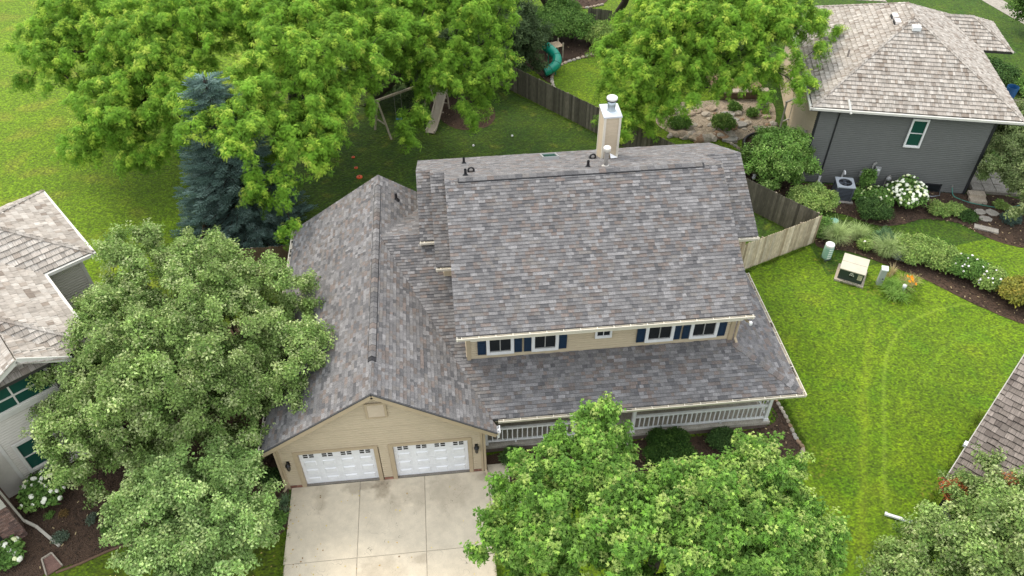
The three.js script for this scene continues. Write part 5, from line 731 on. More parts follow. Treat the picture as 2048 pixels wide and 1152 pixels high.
{ // low retaining wall, planter and trellis at the grey house patio
  const w = thing('retaining_wall', 'low patio retaining wall with pale cap behind the rock garden', 'wall', [24.6, 0, -26.2], -0.05); new MB().span(0, 3.2, 0, 0.5, -0.35, 0).build('wall_face', std([0.24, 0.17, 0.12], { map: granule, roughness: 0.95 }), w); for (let i = 0; i < 6; i++) new MB().span(i * 0.535, i * 0.535 + 0.525, 0.5, 0.58, -0.4, 0.05).build('cap_stone', std([0.72, 0.62, 0.50], { map: granule, roughness: 0.9 }), w);
  const p = thing('deck', 'brown plank deck glimpsed through the locust leaves', 'deck', [24.4, 0, -29.6], -0.05); for (let i = 0; i < 22; i++) { const k = 0.85 + 0.3 * hashN(i, 3, 1); new MB().span(i * 0.15, i * 0.15 + 0.14, 0.5, 0.54, 0, 3.0, [0.62 * k, 0.42 * k, 0.30 * k]).build('plank', M.wood, p); } new MB().span(0, 3.3, 0, 0.49, 0.02, 2.98).build('deck_base', M.dark, p);
  const t = thing('planter_ring', 'grey round planter tub by the patio wall', 'planter', [26.95, 0, -24.7]); mesh('tub', lathe([[0.30, 0], [0.33, 0.5], [0.27, 0.5], [0.25, 0.1], [0.001, 0.1]], 22), std([0.30, 0.29, 0.28], { map: granule, roughness: 0.8 }), t);
  const tr = thing('garden_trellis', 'white wooden arbour frame against the grey house corner', 'arbour', [27.6, 0, -22.6], 0.5); for (const x of [-0.35, 0.35]) new MB().span(x - 0.04, x + 0.04, 0, 1.9, -0.04, 0.04).build('post', M.offWhite, tr); new MB().span(-0.45, 0.45, 1.85, 1.92, -0.05, 0.05).build('crossbar', M.offWhite, tr); new MB().span(-0.31, 0.31, 0.5, 0.56, -0.03, 0.03).build('crossbar', M.offWhite, tr);
  const h = thing('drain_pipe', 'black corrugated drain pipe curving round the rock garden', 'pipe', [0, 0, 0]), hp = [[24.75, -19.4], [24.55, -20.4], [24.7, -21.3], [25.3, -21.9], [26.4, -22.1]].map(([x, z]) => V(x, 0.1, z)), c = new THREE.CatmullRomCurve3(hp), q = c.getPoints(90); mesh('tube', tubeGeo(q, q.map((_, i) => (i % 2 ? 0.085 : 0.10)), 10), M.blackPlastic, h);
  const bl = thing('fence_finial', 'small pale blue post cap above the dark fence', 'cap', [21.0, 1.78, -17.2]); mesh('finial', lathe([[0.001, 0.1], [0.07, 0.08], [0.08, 0]], 10), std([0.22, 0.48, 0.62], { roughness: 0.5 }), bl);
  const bb = thing('blue_barrel', 'blue bin behind the grey house garden hedge', 'bin', [43.0, 0, -24.3]); mesh('bin', lathe([[0.3, 0], [0.36, 0.9], [0.33, 0.9], [0.3, 0.2]], 16), std([0.01, 0.08, 0.22], { roughness: 0.5 }), bb);
}
// ---------------------------------------------------------------- plants
const leafMat = (o = {}) => new THREE.MeshPhysicalMaterial({ color: 0xffffff, roughness: 0.85, vertexColors: true, side: THREE.DoubleSide, specularIntensity: 0.25, ...o });
M.leaf = leafMat({ transmission: 0.32, thickness: 0 });
M.leafGloss = leafMat({ transmission: 0.25, thickness: 0, roughness: 0.6, specularIntensity: 0.5 });
M.needle = leafMat({});
// one folded leaf
function leafInto(mb, at, dir, nrm, len, wid, col, droop = 0.2) {
  const d = dir.clone().normalize(), s = V().crossVectors(d, nrm).normalize(), n = V().crossVectors(s, d).normalize(), m = at.clone().addScaledVector(d, len * 0.48).addScaledVector(n, len * 0.06), tip = at.clone().addScaledVector(d, len).addScaledVector(n, -len * droop), l = m.clone().addScaledVector(s, wid / 2).addScaledVector(n, wid * 0.12), r = m.clone().addScaledVector(s, -wid / 2).addScaledVector(n, wid * 0.12);
  mb.tri(at, l, tip, col); mb.tri(at, tip, r, col);
}
const rv = (r) => { const z = R(-1, 1, r), a = R(0, 6.283, r), q = Math.sqrt(1 - z * z); return V(q * Math.cos(a), z, q * Math.sin(a)); };
// a twig end: leaves spread round a short stem that points along +y
function sprayBroad(seed, n, rad, len, wid, vary = 0.25, flat = 0.6) {
  const r = rngOf(seed), mb = new MB();
  for (let i = 0; i < n; i++) { const t = (i + 0.5) / n, a = i * 2.4 + R(-0.4, 0.4, r), out = V(Math.cos(a), 0, Math.sin(a)), at = V(0, lerp(-rad * 0.7, rad * 0.5, t), 0).addScaledVector(out, rad * R(0.1, 0.75, r)), dir = out.clone().multiplyScalar(1).add(V(0, R(-0.3, 0.75, r), 0)).normalize(), nr = V(0, 1, 0).addScaledVector(rv(r), flat), k = 1 + R(-vary, vary, r); leafInto(mb, at, dir, nr, len * R(0.75, 1.2, r), wid * R(0.8, 1.2, r), [k, k, k * R(0.9, 1.1, r)]); }
  return mb.geo();
}
function sprayLobed(seed, n, rad, len) {
  const r = rngOf(seed), mb = new MB();
  for (let i = 0; i < n; i++) { const t = (i + 0.5) / n, a = i * 2.4 + R(-0.4, 0.4, r), out = V(Math.cos(a), 0, Math.sin(a)), at = V(0, lerp(-rad * 0.7, rad * 0.5, t), 0).addScaledVector(out, rad * R(0.15, 0.8, r)), dir = out.clone().add(V(0, R(-0.5, 0.4, r), 0)).normalize(), nr = V(0, 1, 0).addScaledVector(rv(r), 0.5), k = 1 + R(-0.28, 0.28, r), L = len * R(0.75, 1.2, r), c = [k, k, k * R(0.9, 1.1, r)], ax = nr.clone().normalize(); for (const [g, f] of [[0, 1], [0.85, 0.82], [-0.85, 0.82]]) leafInto(mb, at, dir.clone().applyAxisAngle(ax, g), nr, L * f, L * 0.42, c, 0.25); }
  return mb.geo();
}
// feathery compound leaves arching and drooping from a twig
function sprayFeather(seed, fronds, len) {
  const r = rngOf(seed), mb = new MB();
  for (let i = 0; i < fronds; i++) {
    const a = i / fronds * 6.283 + R(-0.5, 0.5, r), out = V(Math.cos(a), 0, Math.sin(a)), L = len * R(0.7, 1.2, r), rise = R(0.1, 0.7, r), p0 = V(0, R(-0.12, 0.1, r), 0).addScaledVector(out, 0.03), k = R(0.8, 1.2, r), seg = 6; let p = p0.clone();
    const dirAt = (t) => out.clone().add(V(0, rise - 1.9 * t, 0)).normalize();
    for (let j = 0; j < seg; j++) { const d = dirAt(j / seg), q = p.clone().addScaledVector(d, L / seg), s = V().crossVectors(d, V(0, 1, 0)).normalize(), w = L * 0.26 * Math.sin((j + 0.8) / (seg + 0.6) * Math.PI) + 0.012; for (const e of [-1, 1]) { const tip = p.clone().lerp(q, 0.9).addScaledVector(s, e * w).add(V(0, -w * 0.35, 0)); mb.tri(p, tip, p.clone().lerp(q, 0.72), [k, k, k]); } p = q; }
  }
  return mb.geo();
}
// a flat needle bough along +z, needles to both sides and above
function sprayNeedle(seed, len) {
  const r = rngOf(seed), mb = new MB(), shoot = (a, b, w, n) => { const d = b.clone().sub(a), L = d.length(); d.normalize(); for (let i = 0; i < n; i++) { const p = a.clone().addScaledVector(d, L * (i + 0.3) / n), o = V().crossVectors(d, rv(r)).normalize(); o.y = Math.abs(o.y) * 0.8; const t = p.clone().addScaledVector(o, w * R(0.7, 1.2, r)).addScaledVector(d, w * 0.9), s = V().crossVectors(o, d).normalize().multiplyScalar(0.017), k = R(0.75, 1.25, r); mb.tri(p.clone().add(s), p.clone().sub(s), t, [k, k, k]); } };
  shoot(V(0, 0, 0), V(0, 0.05, len), 0.055, 34);
  for (let k = 0; k < 4; k++) for (const e of [-1, 1]) { const z = len * (0.1 + k * 0.22), l = len * (0.52 - k * 0.09); shoot(V(0, 0, z), V(e * l * 0.72, R(-0.03, 0.04, r), z + l * 0.7), 0.05, 20); }
  return mb.geo();
}
// arching blades in a tuft
function tuft(seed, n, h, spread, wid, droop) {
  const r = rngOf(seed), mb = new MB();
  for (let i = 0; i < n; i++) { const a = R(0, 6.283, r), o = V(Math.cos(a), 0, Math.sin(a)), L = h * R(0.6, 1.1, r), q = spread * R(0.1, 1, r), k = R(0.7, 1.3, r), s = V().crossVectors(o, V(0, 1, 0)).multiplyScalar(wid / 2), P = (t) => o.clone().multiplyScalar(0.06 + q * t * t).add(V(0, L * (t - droop * t * t * t), 0)); let p = P(0); for (let j = 1; j <= 4; j++) { const t = j / 4, z = P(t), w0 = 1 - (j - 1) / 4.2, w1 = 1 - j / 4.05; mb.quad(p.clone().addScaledVector(s, w0), p.clone().addScaledVector(s, -w0), z.clone().addScaledVector(s, -w1), z.clone().addScaledVector(s, w1), [k, k, k * 0.95]); p = z; } }
  return mb.geo();
}
function scatter(name, geos, mat, list, parent) { // list of {p, q, s, c}; one instanced part per spray shape
  geos.forEach((g, gi) => { const mine = list.filter((_, i) => i % geos.length === gi); if (!mine.length) return; const im = new THREE.InstancedMesh(g, mat, mine.length), m = new THREE.Matrix4(), c = new THREE.Color(); mine.forEach((e, i) => { im.setMatrixAt(i, m.compose(e.p, e.q, e.s)); im.setColorAt(i, c.setRGB(...e.c)); }); im.name = name; im.castShadow = im.receiveShadow = true; im.userData.kind = 'stuff'; parent.add(im); });
}
const YU = V(0, 1, 0);
const orient = (dir, r) => new THREE.Quaternion().setFromUnitVectors(YU, dir).multiply(new THREE.Quaternion().setFromAxisAngle(YU, R(0, 6.283, r)));
// crown of clumps inside lobes, limbs that reach every clump
function tree(o) {
  const { name, label, category = 'tree', group, base, lobes, clump = 0.9, density = 1, per = 60, geos, mat = M.leaf, pal, tips, tipShare = 0, trunkR = 0.2, seed, flat = 0.75, trunkTop, scale = [0.8, 1.25], bark = M.bark, inner = 0.3, lean = 0.5, droop = 0 } = o;
  const r = rngOf(seed), t = thing(name, label, category, [base[0], 0, base[1]], 0, group), B = V(base[0], 0, base[1]), centres = [];
  for (const [x, y, z, rad] of lobes) {
    const n = Math.max(3, Math.round(density * 4.2 * Math.pow(rad / clump, 2)));
    for (let i = 0; i < n; i++) { const d = rv(r); if (d.y < -0.35 && r() < 0.7) d.y *= -1; const k = r() < inner ? R(0.3, 0.75, r) : R(0.78, 1.05, r) * (1 + 0.2 * snoise(d.x * 1.7 + seed * 3.1, d.z * 1.7 + d.y * 2.3)), p = V(x + d.x * rad * k, Math.max(0.5, y + d.y * rad * flat * k), z + d.z * rad * k); if (centres.every((c) => c.p.distanceToSquared(p) > clump * clump * 0.3)) centres.push({ p, d, tone: R(0.85, 1.16, r) }); }
  }
  // skeleton
  const mid = lobes.reduce((s, l) => s.add(V(l[0], l[1], l[2]).multiplyScalar(l[3])), V()).multiplyScalar(1 / lobes.reduce((s, l) => s + l[3], 0));
  const top = trunkTop ? V(...trunkTop) : V(lerp(B.x, mid.x, lean), mid.y * 0.62, lerp(B.z, mid.z, lean)), nodes = [{ p: B.clone(), up: -1 }];
  for (let i = 1; i <= 5; i++) { const k = i / 5; nodes.push({ p: B.clone().lerp(top, k).add(V(R(-0.1, 0.1, r) * (1 - k), 0, R(-0.1, 0.1, r))).setY(top.y * k), up: i - 1 }); }
  const order = centres.slice().sort((a, b) => a.p.distanceTo(top) - b.p.distanceTo(top));
  for (const c of order) { let best = 5, bd = 1e9; nodes.forEach((n, i) => { if (i < 3) return; const dd = n.p.distanceTo(c.p) + (n.p.y > c.p.y + 0.3 ? 0.6 : 0) + 0.25 * n.p.distanceTo(top); if (dd < bd) { bd = dd; best = i; } }); const a = nodes[best].p, e = c.p, m = a.clone().lerp(e, 0.5).add(V(R(-0.15, 0.15, r), 0.12 * a.distanceTo(e), R(-0.15, 0.15, r))); let up = best; for (const k of [0.33, 0.67, 1]) { const q = a.clone().multiplyScalar((1 - k) * (1 - k)).addScaledVector(m, 2 * k * (1 - k)).addScaledVector(e, k * k); nodes.push({ p: q, up }); up = nodes.length - 1; } }
  const load = nodes.map(() => 1); for (let i = nodes.length - 1; i > 0; i--) load[nodes[i].up] += load[i];
  const rad = (i) => Math.max(0.011, trunkR * Math.pow(load[i] / load[0], 0.46)), limbs = [];
  for (let i = 1; i < nodes.length; i++) { const a = nodes[nodes[i].up].p.clone().sub(B), b = nodes[i].p.clone().sub(B); if (a.distanceTo(b) > 1e-3 && i > 5) limbs.push(tubeGeo([a, b], [rad(nodes[i].up) * (nodes[i].up <= 5 ? 0.6 : 0.92), rad(i)], i > 400 ? 3 : 5, false)); }
  const tp = nodes.slice(0, 6).map((n) => n.p.clone().sub(B)); mesh('trunk', tubeGeo(tp, tp.map((_, i) => i === 0 ? trunkR * 1.35 : rad(i)), 10), bark, t);
  if (limbs.length) mesh('limbs', mergeGeometries(limbs), bark, t);
  // foliage
  const list = [];
  for (const c of centres) {
    const tw = Math.max(3, Math.round(per / 6));
    for (let j = 0; j < tw; j++) {
      const d = rv(r).multiplyScalar(0.9).addScaledVector(c.d, 0.5).add(V(0, 0.42 - droop * 0.3, 0)).normalize(), L = clump * R(0.55, 1.55, r), n = Math.max(3, Math.round(6 * L / clump)), tone = c.tone * R(0.88, 1.14, r), young = tips && d.y > -0.1 && r() < tipShare * 1.6;
      for (let i = 0; i < n; i++) {
        const k = (i + R(0.2, 1, r)) / n, p = c.p.clone().addScaledVector(d, L * k).add(V(R(-0.1, 0.1, r), R(-0.08, 0.08, r) - droop * L * k * k, R(-0.1, 0.1, r))).sub(B); if (p.y < 0.12) continue;
        const dir = d.clone().multiplyScalar(0.6).add(V(0, 0.7 - droop * 0.5 * k, 0)).addScaledVector(rv(r), 0.45).normalize(), tip = young && k > 0.55;
        const col = tip ? weighted(tips, r, 0.15) : weighted(pal, r, 0.14).map((v) => v * tone), q = R(scale[0], scale[1], r) * (tip ? 0.85 : 1); list.push({ p, q: orient(dir, r), s: V(q, q, q), c: col });
      }
    }
  }
  scatter('crown', geos, mat, list, t); tree.count = (tree.count ?? 0) + list.length;
  return t;
}
const appleG = [sprayBroad(1, 13, 0.15, 0.105, 0.064, 0.35), sprayBroad(2, 13, 0.15, 0.095, 0.066, 0.35)], mapleG = [sprayLobed(3, 9, 0.16, 0.12), sprayLobed(4, 9, 0.16, 0.13)], feather = [sprayFeather(5, 9, 0.21), sprayFeather(6, 8, 0.23)], shrubG = [sprayBroad(7, 14, 0.12, 0.085, 0.05, 0.3), sprayBroad(8, 14, 0.12, 0.09, 0.048, 0.3)];
const appleP = [[[0.315, 0.43, 0.14], 5], [[0.235, 0.35, 0.095], 5], [[0.46, 0.54, 0.24], 3], [[0.15, 0.25, 0.06], 3]], mapleP = [[[0.175, 0.34, 0.05], 5], [[0.125, 0.265, 0.038], 4], [[0.225, 0.395, 0.07], 3]], mapleT = [[[0.36, 0.51, 0.12], 3], [[0.45, 0.56, 0.17], 1]], locP = [[[0.175, 0.345, 0.03], 5], [[0.13, 0.275, 0.026], 4], [[0.23, 0.41, 0.042], 3]], locT = [[[0.40, 0.57, 0.065], 3], [[0.50, 0.61, 0.10], 1], [[0.33, 0.51, 0.055], 2]];
tree({ name: 'apple_tree', label: 'large grey green crabapple tree overhanging the garage roof', base: [-3.4, -3.0], seed: 1, geos: appleG, pal: appleP, clump: 0.52, per: 54, density: 0.62, trunkR: 0.2, lobes: [[-3.3, 4.2, -3.5, 3.8], [-5.15, 5.2, -6.65, 2.0], [-1.05, 4.4, -4.79, 2.5], [0.45, 3.9, -2.4, 1.9], [-6.0, 3.6, -1.7, 2.4], [-1.88, 2.8, -1.23, 1.8], [-6.9, 2.6, -0.7, 1.05], [-3.18, 5.2, -0.88, 2.2], [-7.2, 3.8, -5.7, 1.55], [-2.89, 4.8, -7.06, 1.6], [-5.13, 2.4, -0.11, 1.4]] });
tree({ name: 'apple_tree', label: 'smaller crabapple tree over the mulch beside the driveway', base: [-2.4, 2.4], seed: 2, geos: appleG, pal: [[[0.29, 0.43, 0.14], 5], [[0.22, 0.35, 0.10], 5], [[0.41, 0.52, 0.21], 3]], clump: 0.48, per: 54, density: 0.75, trunkR: 0.12, lobes: [[-2.22, 2.9, 2.82, 2.05], [-3.36, 2.6, 1.95, 1.35], [-1.44, 2.6, 1.57, 1.35], [-2.74, 2.4, 3.73, 1.4], [-1.18, 2.4, 3.54, 1.3]] });
tree({ name: 'maple_tree', label: 'bright green maple in front of the porch with pale new shoots', base: [12.6, 5.4], seed: 3, geos: mapleG, mat: M.leafGloss, pal: mapleP, tips: mapleT, tipShare: 0.24, clump: 0.42, per: 38, density: 0.8, trunkR: 0.2, flat: 0.9, lobes: [[8.85, 4.1, 3.6, 0.95], [10.49, 4.9, 3.4, 1.14], [11.1, 5.6, 2.62, 0.5], [11.19, 6.05, 2.24, 0.2], [11.96, 5.0, 5.73, 1.55], [9.94, 4.6, 5.44, 1.87], [8.41, 3.8, 5.66, 1.21], [15.26, 4.4, 4.6, 0.85], [16.55, 4.7, 3.42, 0.42], [16.5, 4.1, 4.75, 1.05], [13.87, 5.0, 5.93, 1.62], [16.4, 4.0, 6.2, 1.3], [11.82, 5.0, 6.98, 1.7], [14.45, 4.6, 7.2, 1.58], [17.1, 3.4, 6.9, 0.8], [7.67, 3.2, 5.26, 0.56], [13.83, 4.4, 3.88, 0.48], [10.17, 4.9, 2.89, 0.67], [11.6, 5.1, 3.37, 0.63], [15.99, 4.6, 3.68, 0.67], [14.39, 4.6, 4.62, 0.78], [17.49, 4.0, 3.82, 0.42], [17.3, 3.8, 4.9, 0.45]] });
const br = tree({ name: 'pear_tree', label: 'grey green tree with a rusty dead patch at lower right', base: [22.6, 7.6], seed: 4, geos: appleG, pal: appleP, clump: 0.48, per: 54, density: 0.75, trunkR: 0.14, lobes: [[23.81, 3.6, 5.08, 1.05], [22.75, 3.0, 4.85, 0.65], [22.26, 3.7, 6.79, 1.6], [20.5, 2.8, 6.75, 1.05], [22.96, 3.9, 7.63, 1.7], [20.9, 3.3, 7.26, 1.3], [19.5, 2.5, 7.0, 0.6], [24.6, 3.8, 6.2, 1.2]] });
{ const r = rngOf(77), list = []; for (const [x, y, z, q, n] of [[22.55, 3.75, 4.75, 0.32, 34], [22.9, 3.85, 4.95, 0.25, 22], [23.9, 4.35, 5.0, 0.25, 14]]) for (let i = 0; i < n; i++) list.push({ p: V(x - 22.6 + R(-q, q, r), y + R(-q, q, r) * 0.7, z - 7.6 + R(-q, q, r)), q: orient(V(R(-0.5, 0.5, r), 1, R(-0.5, 0.5, r)).normalize(), r), s: V(0.9, 0.9, 0.9), c: weighted([[[0.42, 0.14, 0.05], 3], [[0.30, 0.10, 0.05], 2], [[0.45, 0.22, 0.08], 1]], r, 0.2) }); scatter('dead_leaves', appleG, M.leaf, list, br); }
const loc = (o) => tree({ name: 'locust_tree', geos: feather, pal: locP, tips: locT, tipShare: 0.3, clump: 0.55, per: 44, density: 0.72, droop: 0.55, trunkR: 0.26, scale: [0.65, 1.2], ...o });
loc({ label: 'honey locust in front of the blue spruce with yellow green tips', base: [-0.34, -21.66], seed: 11, trunkTop: [-0.3, 4.6, -19.6], lobes: [[2.03, 7.5, -20.07, 2.63], [-0.85, 6.5, -17.48, 3.02], [-3.9, 7.0, -14.9, 1.2], [-2.4, 7.0, -14.2, 1.35], [-5.2, 7.0, -16.5, 0.8], [-1.06, 4.5, -13.5, 1.11], [0.23, 5.0, -15.52, 1.68], [0.3, 8.5, -19.31, 2.3], [-0.95, 3.2, -12.15, 0.56], [2.37, 6.0, -18.73, 1.38], [1.3, 6.2, -16.59, 1.44], [3.97, 7.5, -22.66, 1.31]] });
loc({ label: 'broad honey locust at the edge of the open left lawn', base: [-7.5, -25.5], seed: 12, trunkTop: [-8.6, 4.4, -23.6], lobes: [[-13.29, 5.0, -25.56, 2.8], [-8.77, 6.8, -23.97, 3.0], [-9.17, 4.8, -19.77, 2.7], [-6.73, 6.3, -20.87, 2.4], [-6.29, 8.2, -22.83, 2.6], [-11.25, 3.6, -20.02, 1.5], [-8.17, 3.6, -18.74, 1.6], [-15.67, 5.0, -28.89, 2.0], [-12.29, 6.8, -27.44, 2.9]] });
loc({ label: 'leaning honey locust above the beige slide', base: [2.3, -28.2], seed: 13, trunkTop: [4.8, 3.6, -25.6], tipShare: 0.2, lobes: [[7.12, 6.5, -24.44, 3.04], [9.3, 5.0, -22.74, 1.82], [7.44, 4.8, -21.63, 1.49], [5.02, 7.5, -23.14, 1.99], [8.6, 7.5, -25.24, 2.77], [8.58, 3.6, -20.93, 0.82], [5.27, 3.4, -19.83, 0.97], [6.18, 5.5, -22.99, 1.64]] });
loc({ label: 'tall honey locust behind the other locusts at top', base: [-2.5, -29], seed: 14, tipShare: 0.2, trunkTop: [-1.6, 6, -26.0], lobes: [[-0.87, 8.2, -24.27, 2.7], [-3.29, 8.3, -24.5, 2.5], [2.53, 8.6, -23.5, 2.6], [0.38, 7.4, -25.17, 2.3], [-4, 6.5, -27, 2.6], [1, 6, -28, 2.6]] });
loc({ label: 'wide honey locust overhanging the rock garden and grey roof', base: [18.5, -25.2], seed: 15, trunkTop: [19.6, 3.8, -23.4], lobes: [[17.6, 5.0, -22.1, 2.22], [21.06, 6.5, -21.65, 3.24], [24.81, 6.5, -21.23, 2.7], [17.6, 3.5, -20.11, 1.59], [23.68, 7.5, -23.53, 3.31], [25.44, 5.5, -17.82, 0.93], [20.01, 4.6, -19.78, 1.48], [20.31, 7.0, -24.4, 2.8], [23.01, 5.2, -19.17, 1.19], [16.62, 2.8, -19.81, 0.88], [28.06, 6.5, -22.39, 1.0], [21.79, 5.4, -19.75, 1.33]] });
loc({ label: 'distant locust with bare lower trunk beyond the play yard', base: [15.6, -40.5], seed: 16, tipShare: 0.15, lobes: [[14.8, 5.6, -40, 2.2], [12.5, 5.4, -38.5, 2.2], [10.5, 5.8, -36.5, 2.4], [12, 6.5, -41, 2.4]] });
loc({ label: 'distant two stemmed locust right of the far fence', base: [20.4, -38.8], seed: 17, tipShare: 0.15, lobes: [[20.2, 5.4, -37.6, 2.0], [22.6, 6, -36.5, 2.4], [23.5, 5.6, -33.0, 2.2]] });
// ---------------------------------------------------------------- blue spruce
{
  const t = thing('spruce_tree', 'tall blue spruce behind the garage', 'tree', [-3.5, 0, -15.7]), r = rngOf(404), H = 9.0, list = [], geos = [sprayNeedle(1, 0.62), sprayNeedle(2, 0.6)];
  mesh('trunk', tubeGeo([V(0, 0, 0), V(0.02, 4, 0), V(0, H, 0)], [0.2, 0.13, 0.02], 10), M.bark, t); const limbs = [];
  for (let y = 0.5; y < H - 0.15; y += lerp(0.30, 0.17, y / H)) {
    const rad = 3.15 * Math.pow(1 - y / H, 0.8) + 0.12, n = Math.max(5, Math.round(rad * 6.5)), a0 = R(0, 6.28, r);
    for (let i = 0; i < n; i++) { const a = a0 + i / n * 6.283 + R(-0.2, 0.2, r), L = rad * R(0.78, 1.1, r), o = V(Math.cos(a), 0, Math.sin(a)), P = (k) => o.clone().multiplyScalar(L * k).add(V(0, y - 0.30 * L * k + 0.22 * L * k * k, 0)); limbs.push(tubeGeo([P(0), P(0.5), P(1)], [0.03, 0.02, 0.008], 4, false));
      for (let s = 0.25; s <= 1.0; s += 0.25 / Math.max(1, L)) { const p = P(s), d = P(s + 0.02).sub(P(s)).normalize(), yaw = R(-0.5, 0.5, r), dir = d.clone().applyAxisAngle(YU, yaw), q = new THREE.Quaternion().setFromUnitVectors(V(0, 0, 1), dir), k = R(0.8, 1.25, r) * (s > 0.75 ? 1 : 0.9); list.push({ p: p.add(V(R(-0.08, 0.08, r), R(-0.06, 0.08, r), R(-0.08, 0.08, r))), q, s: V(k, k, k), c: weighted([[[0.185, 0.285, 0.25], 4], [[0.145, 0.23, 0.20], 4], [[0.26, 0.37, 0.335], 3], [[0.105, 0.175, 0.145], 2]], r, 0.15) }); } }
  }
  mesh('limbs', mergeGeometries(limbs), M.bark, t); scatter('needles', geos, M.needle, list, t); tree.count += list.length;
}
// ---------------------------------------------------------------- shrubs
function shrub(name, label, [x, z], rad, h, { geos = shrubG, pal, per = 150, seed = 1, tips, tipShare = 0, mat = M.leaf, category = 'shrub', group, flower, flowers = 0, flowerS = 0.12, lobesN = 5, scale = [0.8, 1.2], stems = 7 }) {
  const r = rngOf(seed * 31 + 7), t = thing(name, label, category, [x, 0, z], R(0, 6, r), group), list = [], lob = [[0, h * 0.5, 0, rad * 0.8, h * 0.5]];
  for (let i = 0; i < lobesN; i++) { const a = i / lobesN * 6.283 + R(-0.4, 0.4, r), q = rad * R(0.35, 0.6, r); lob.push([Math.cos(a) * q, h * R(0.38, 0.62, r), Math.sin(a) * q, rad * R(0.42, 0.6, r), h * R(0.32, 0.44, r)]); }
  const area = rad * (rad + h), N = Math.round(per * area * 2.2);
  for (let i = 0; i < N; i++) { const l = pick(lob, r), d = rv(r); if (d.y < -0.2) d.y *= -0.8; const k = Math.pow(r(), 0.3), p = V(l[0] + d.x * l[3] * k, Math.max(0.05, l[1] + d.y * l[4] * k), l[2] + d.z * l[3] * k), dir = d.clone().add(V(0, 0.6, 0)).addScaledVector(rv(r), 0.3).normalize(), s = R(scale[0], scale[1], r), c = tips && k > 0.75 && d.y > 0.1 && r() < tipShare ? weighted(tips, r, 0.15) : weighted(pal, r, 0.18); list.push({ p, q: orient(dir, r), s: V(s, s, s), c }); }
  scatter('foliage', geos, mat, list, t); tree.count += list.length;
  const st = []; for (let i = 0; i < stems; i++) { const a = R(0, 6.283, r), q = rad * R(0.2, 0.6, r); st.push(tubeGeo([V(Math.cos(a) * 0.05, 0, Math.sin(a) * 0.05), V(Math.cos(a) * q * 0.5, h * 0.35, Math.sin(a) * q * 0.5), V(Math.cos(a) * q, h * 0.75, Math.sin(a) * q)], [0.022, 0.016, 0.008], 5, false)); } mesh('stems', mergeGeometries(st), M.bark, t);
  if (flowers) { const fl = []; for (let i = 0; i < flowers; i++) { const l = pick(lob, r), d = rv(r); d.y = Math.abs(d.y) * 0.9 + 0.1; d.normalize(); const s = flowerS * R(0.7, 1.25, r); fl.push({ p: V(l[0] + d.x * l[3] * 1.05, l[1] + d.y * l[4] * 1.08, l[2] + d.z * l[3] * 1.05), q: orient(d, r), s: V(s, s * 0.7, s), c: weighted(flower, r, 0.06) }); } const fg = new THREE.IcosahedronGeometry(1, 2), p = fg.attributes.position; for (let i = 0; i < p.count; i++) { const k = 0.86 + 0.2 * hashN(Math.round(p.getX(i) * 50), Math.round(p.getY(i) * 50 + p.getZ(i) * 170), 2); p.setXYZ(i, p.getX(i) * k, p.getY(i) * k, p.getZ(i) * k); } fg.computeVertexNormals(); scatter('flower_heads', [fg], std([1, 1, 1], { roughness: 0.9 }), fl, t); }
  return t;
}
const gDark = [[[0.075, 0.15, 0.04], 5], [[0.055, 0.115, 0.03], 4], [[0.11, 0.20, 0.05], 3]], gMid = [[[0.15, 0.28, 0.06], 5], [[0.115, 0.23, 0.05], 4], [[0.21, 0.35, 0.085], 3]], gLight = [[[0.29, 0.42, 0.11], 5], [[0.22, 0.34, 0.09], 4], [[0.38, 0.48, 0.15], 3]], gThick = [[[0.095, 0.15, 0.06], 5], [[0.075, 0.12, 0.05], 4], [[0.13, 0.19, 0.08], 2]], white = [[[0.82, 0.84, 0.70], 3], [[0.70, 0.76, 0.42], 1]], lime = [[[0.62, 0.70, 0.30], 3], [[0.80, 0.82, 0.62], 3]];
const bigLeaf = [sprayBroad(21, 9, 0.14, 0.16, 0.12, 0.25, 0.5), sprayBroad(22, 9, 0.14, 0.15, 0.11, 0.25, 0.5)], midLeaf = [sprayBroad(23, 12, 0.16, 0.12, 0.075, 0.3), sprayBroad(24, 12, 0.16, 0.125, 0.07, 0.3)];
shrub('hydrangea', 'white flowering hydrangea in the mulch below the beige house wall', [-8.9, -0.55], 0.95, 0.95, { geos: bigLeaf, pal: gMid, per: 70, seed: 1, flower: white, flowers: 34, flowerS: 0.1, category: 'hydrangea' });
shrub('hydrangea', 'white hydrangea at the foot of the brick entry wall', [-9.5, 1.85], 0.6, 0.6, { geos: bigLeaf, pal: gMid, per: 80, seed: 2, flower: white, flowers: 20, flowerS: 0.095, category: 'hydrangea' });
shrub('hydrangea', 'large hydrangea covered in white blooms by the grey wall', [31.35, -14.35], 1.1, 1.45, { geos: bigLeaf, pal: gMid, per: 80, seed: 3, flower: white, flowers: 130, flowerS: 0.082, category: 'hydrangea' });
shrub('hydrangea', 'lime green budding hydrangea left of the white blooms', [29.75, -14.5], 0.9, 1.1, { geos: bigLeaf, pal: gMid, per: 80, seed: 4, flower: lime, flowers: 55, flowerS: 0.07, category: 'hydrangea' });
shrub('shrub', 'dark green rounded shrub in front of the lime hydrangea', [29.15, -13.5], 0.95, 1.15, { pal: gDark, per: 210, seed: 5 });
shrub('boxwood', 'round clipped boxwood in front of the porch railing', [14.75, 0.05], 1.0, 0.95, { pal: [[[0.055, 0.125, 0.02], 5], [[0.04, 0.095, 0.018], 4], [[0.085, 0.165, 0.03], 3]], per: 260, seed: 6, category: 'boxwood' });
shrub('boxwood', 'smaller boxwood near the right porch post', [16.95, -0.2], 0.6, 0.7, { pal: gDark, per: 260, seed: 7, category: 'boxwood' });
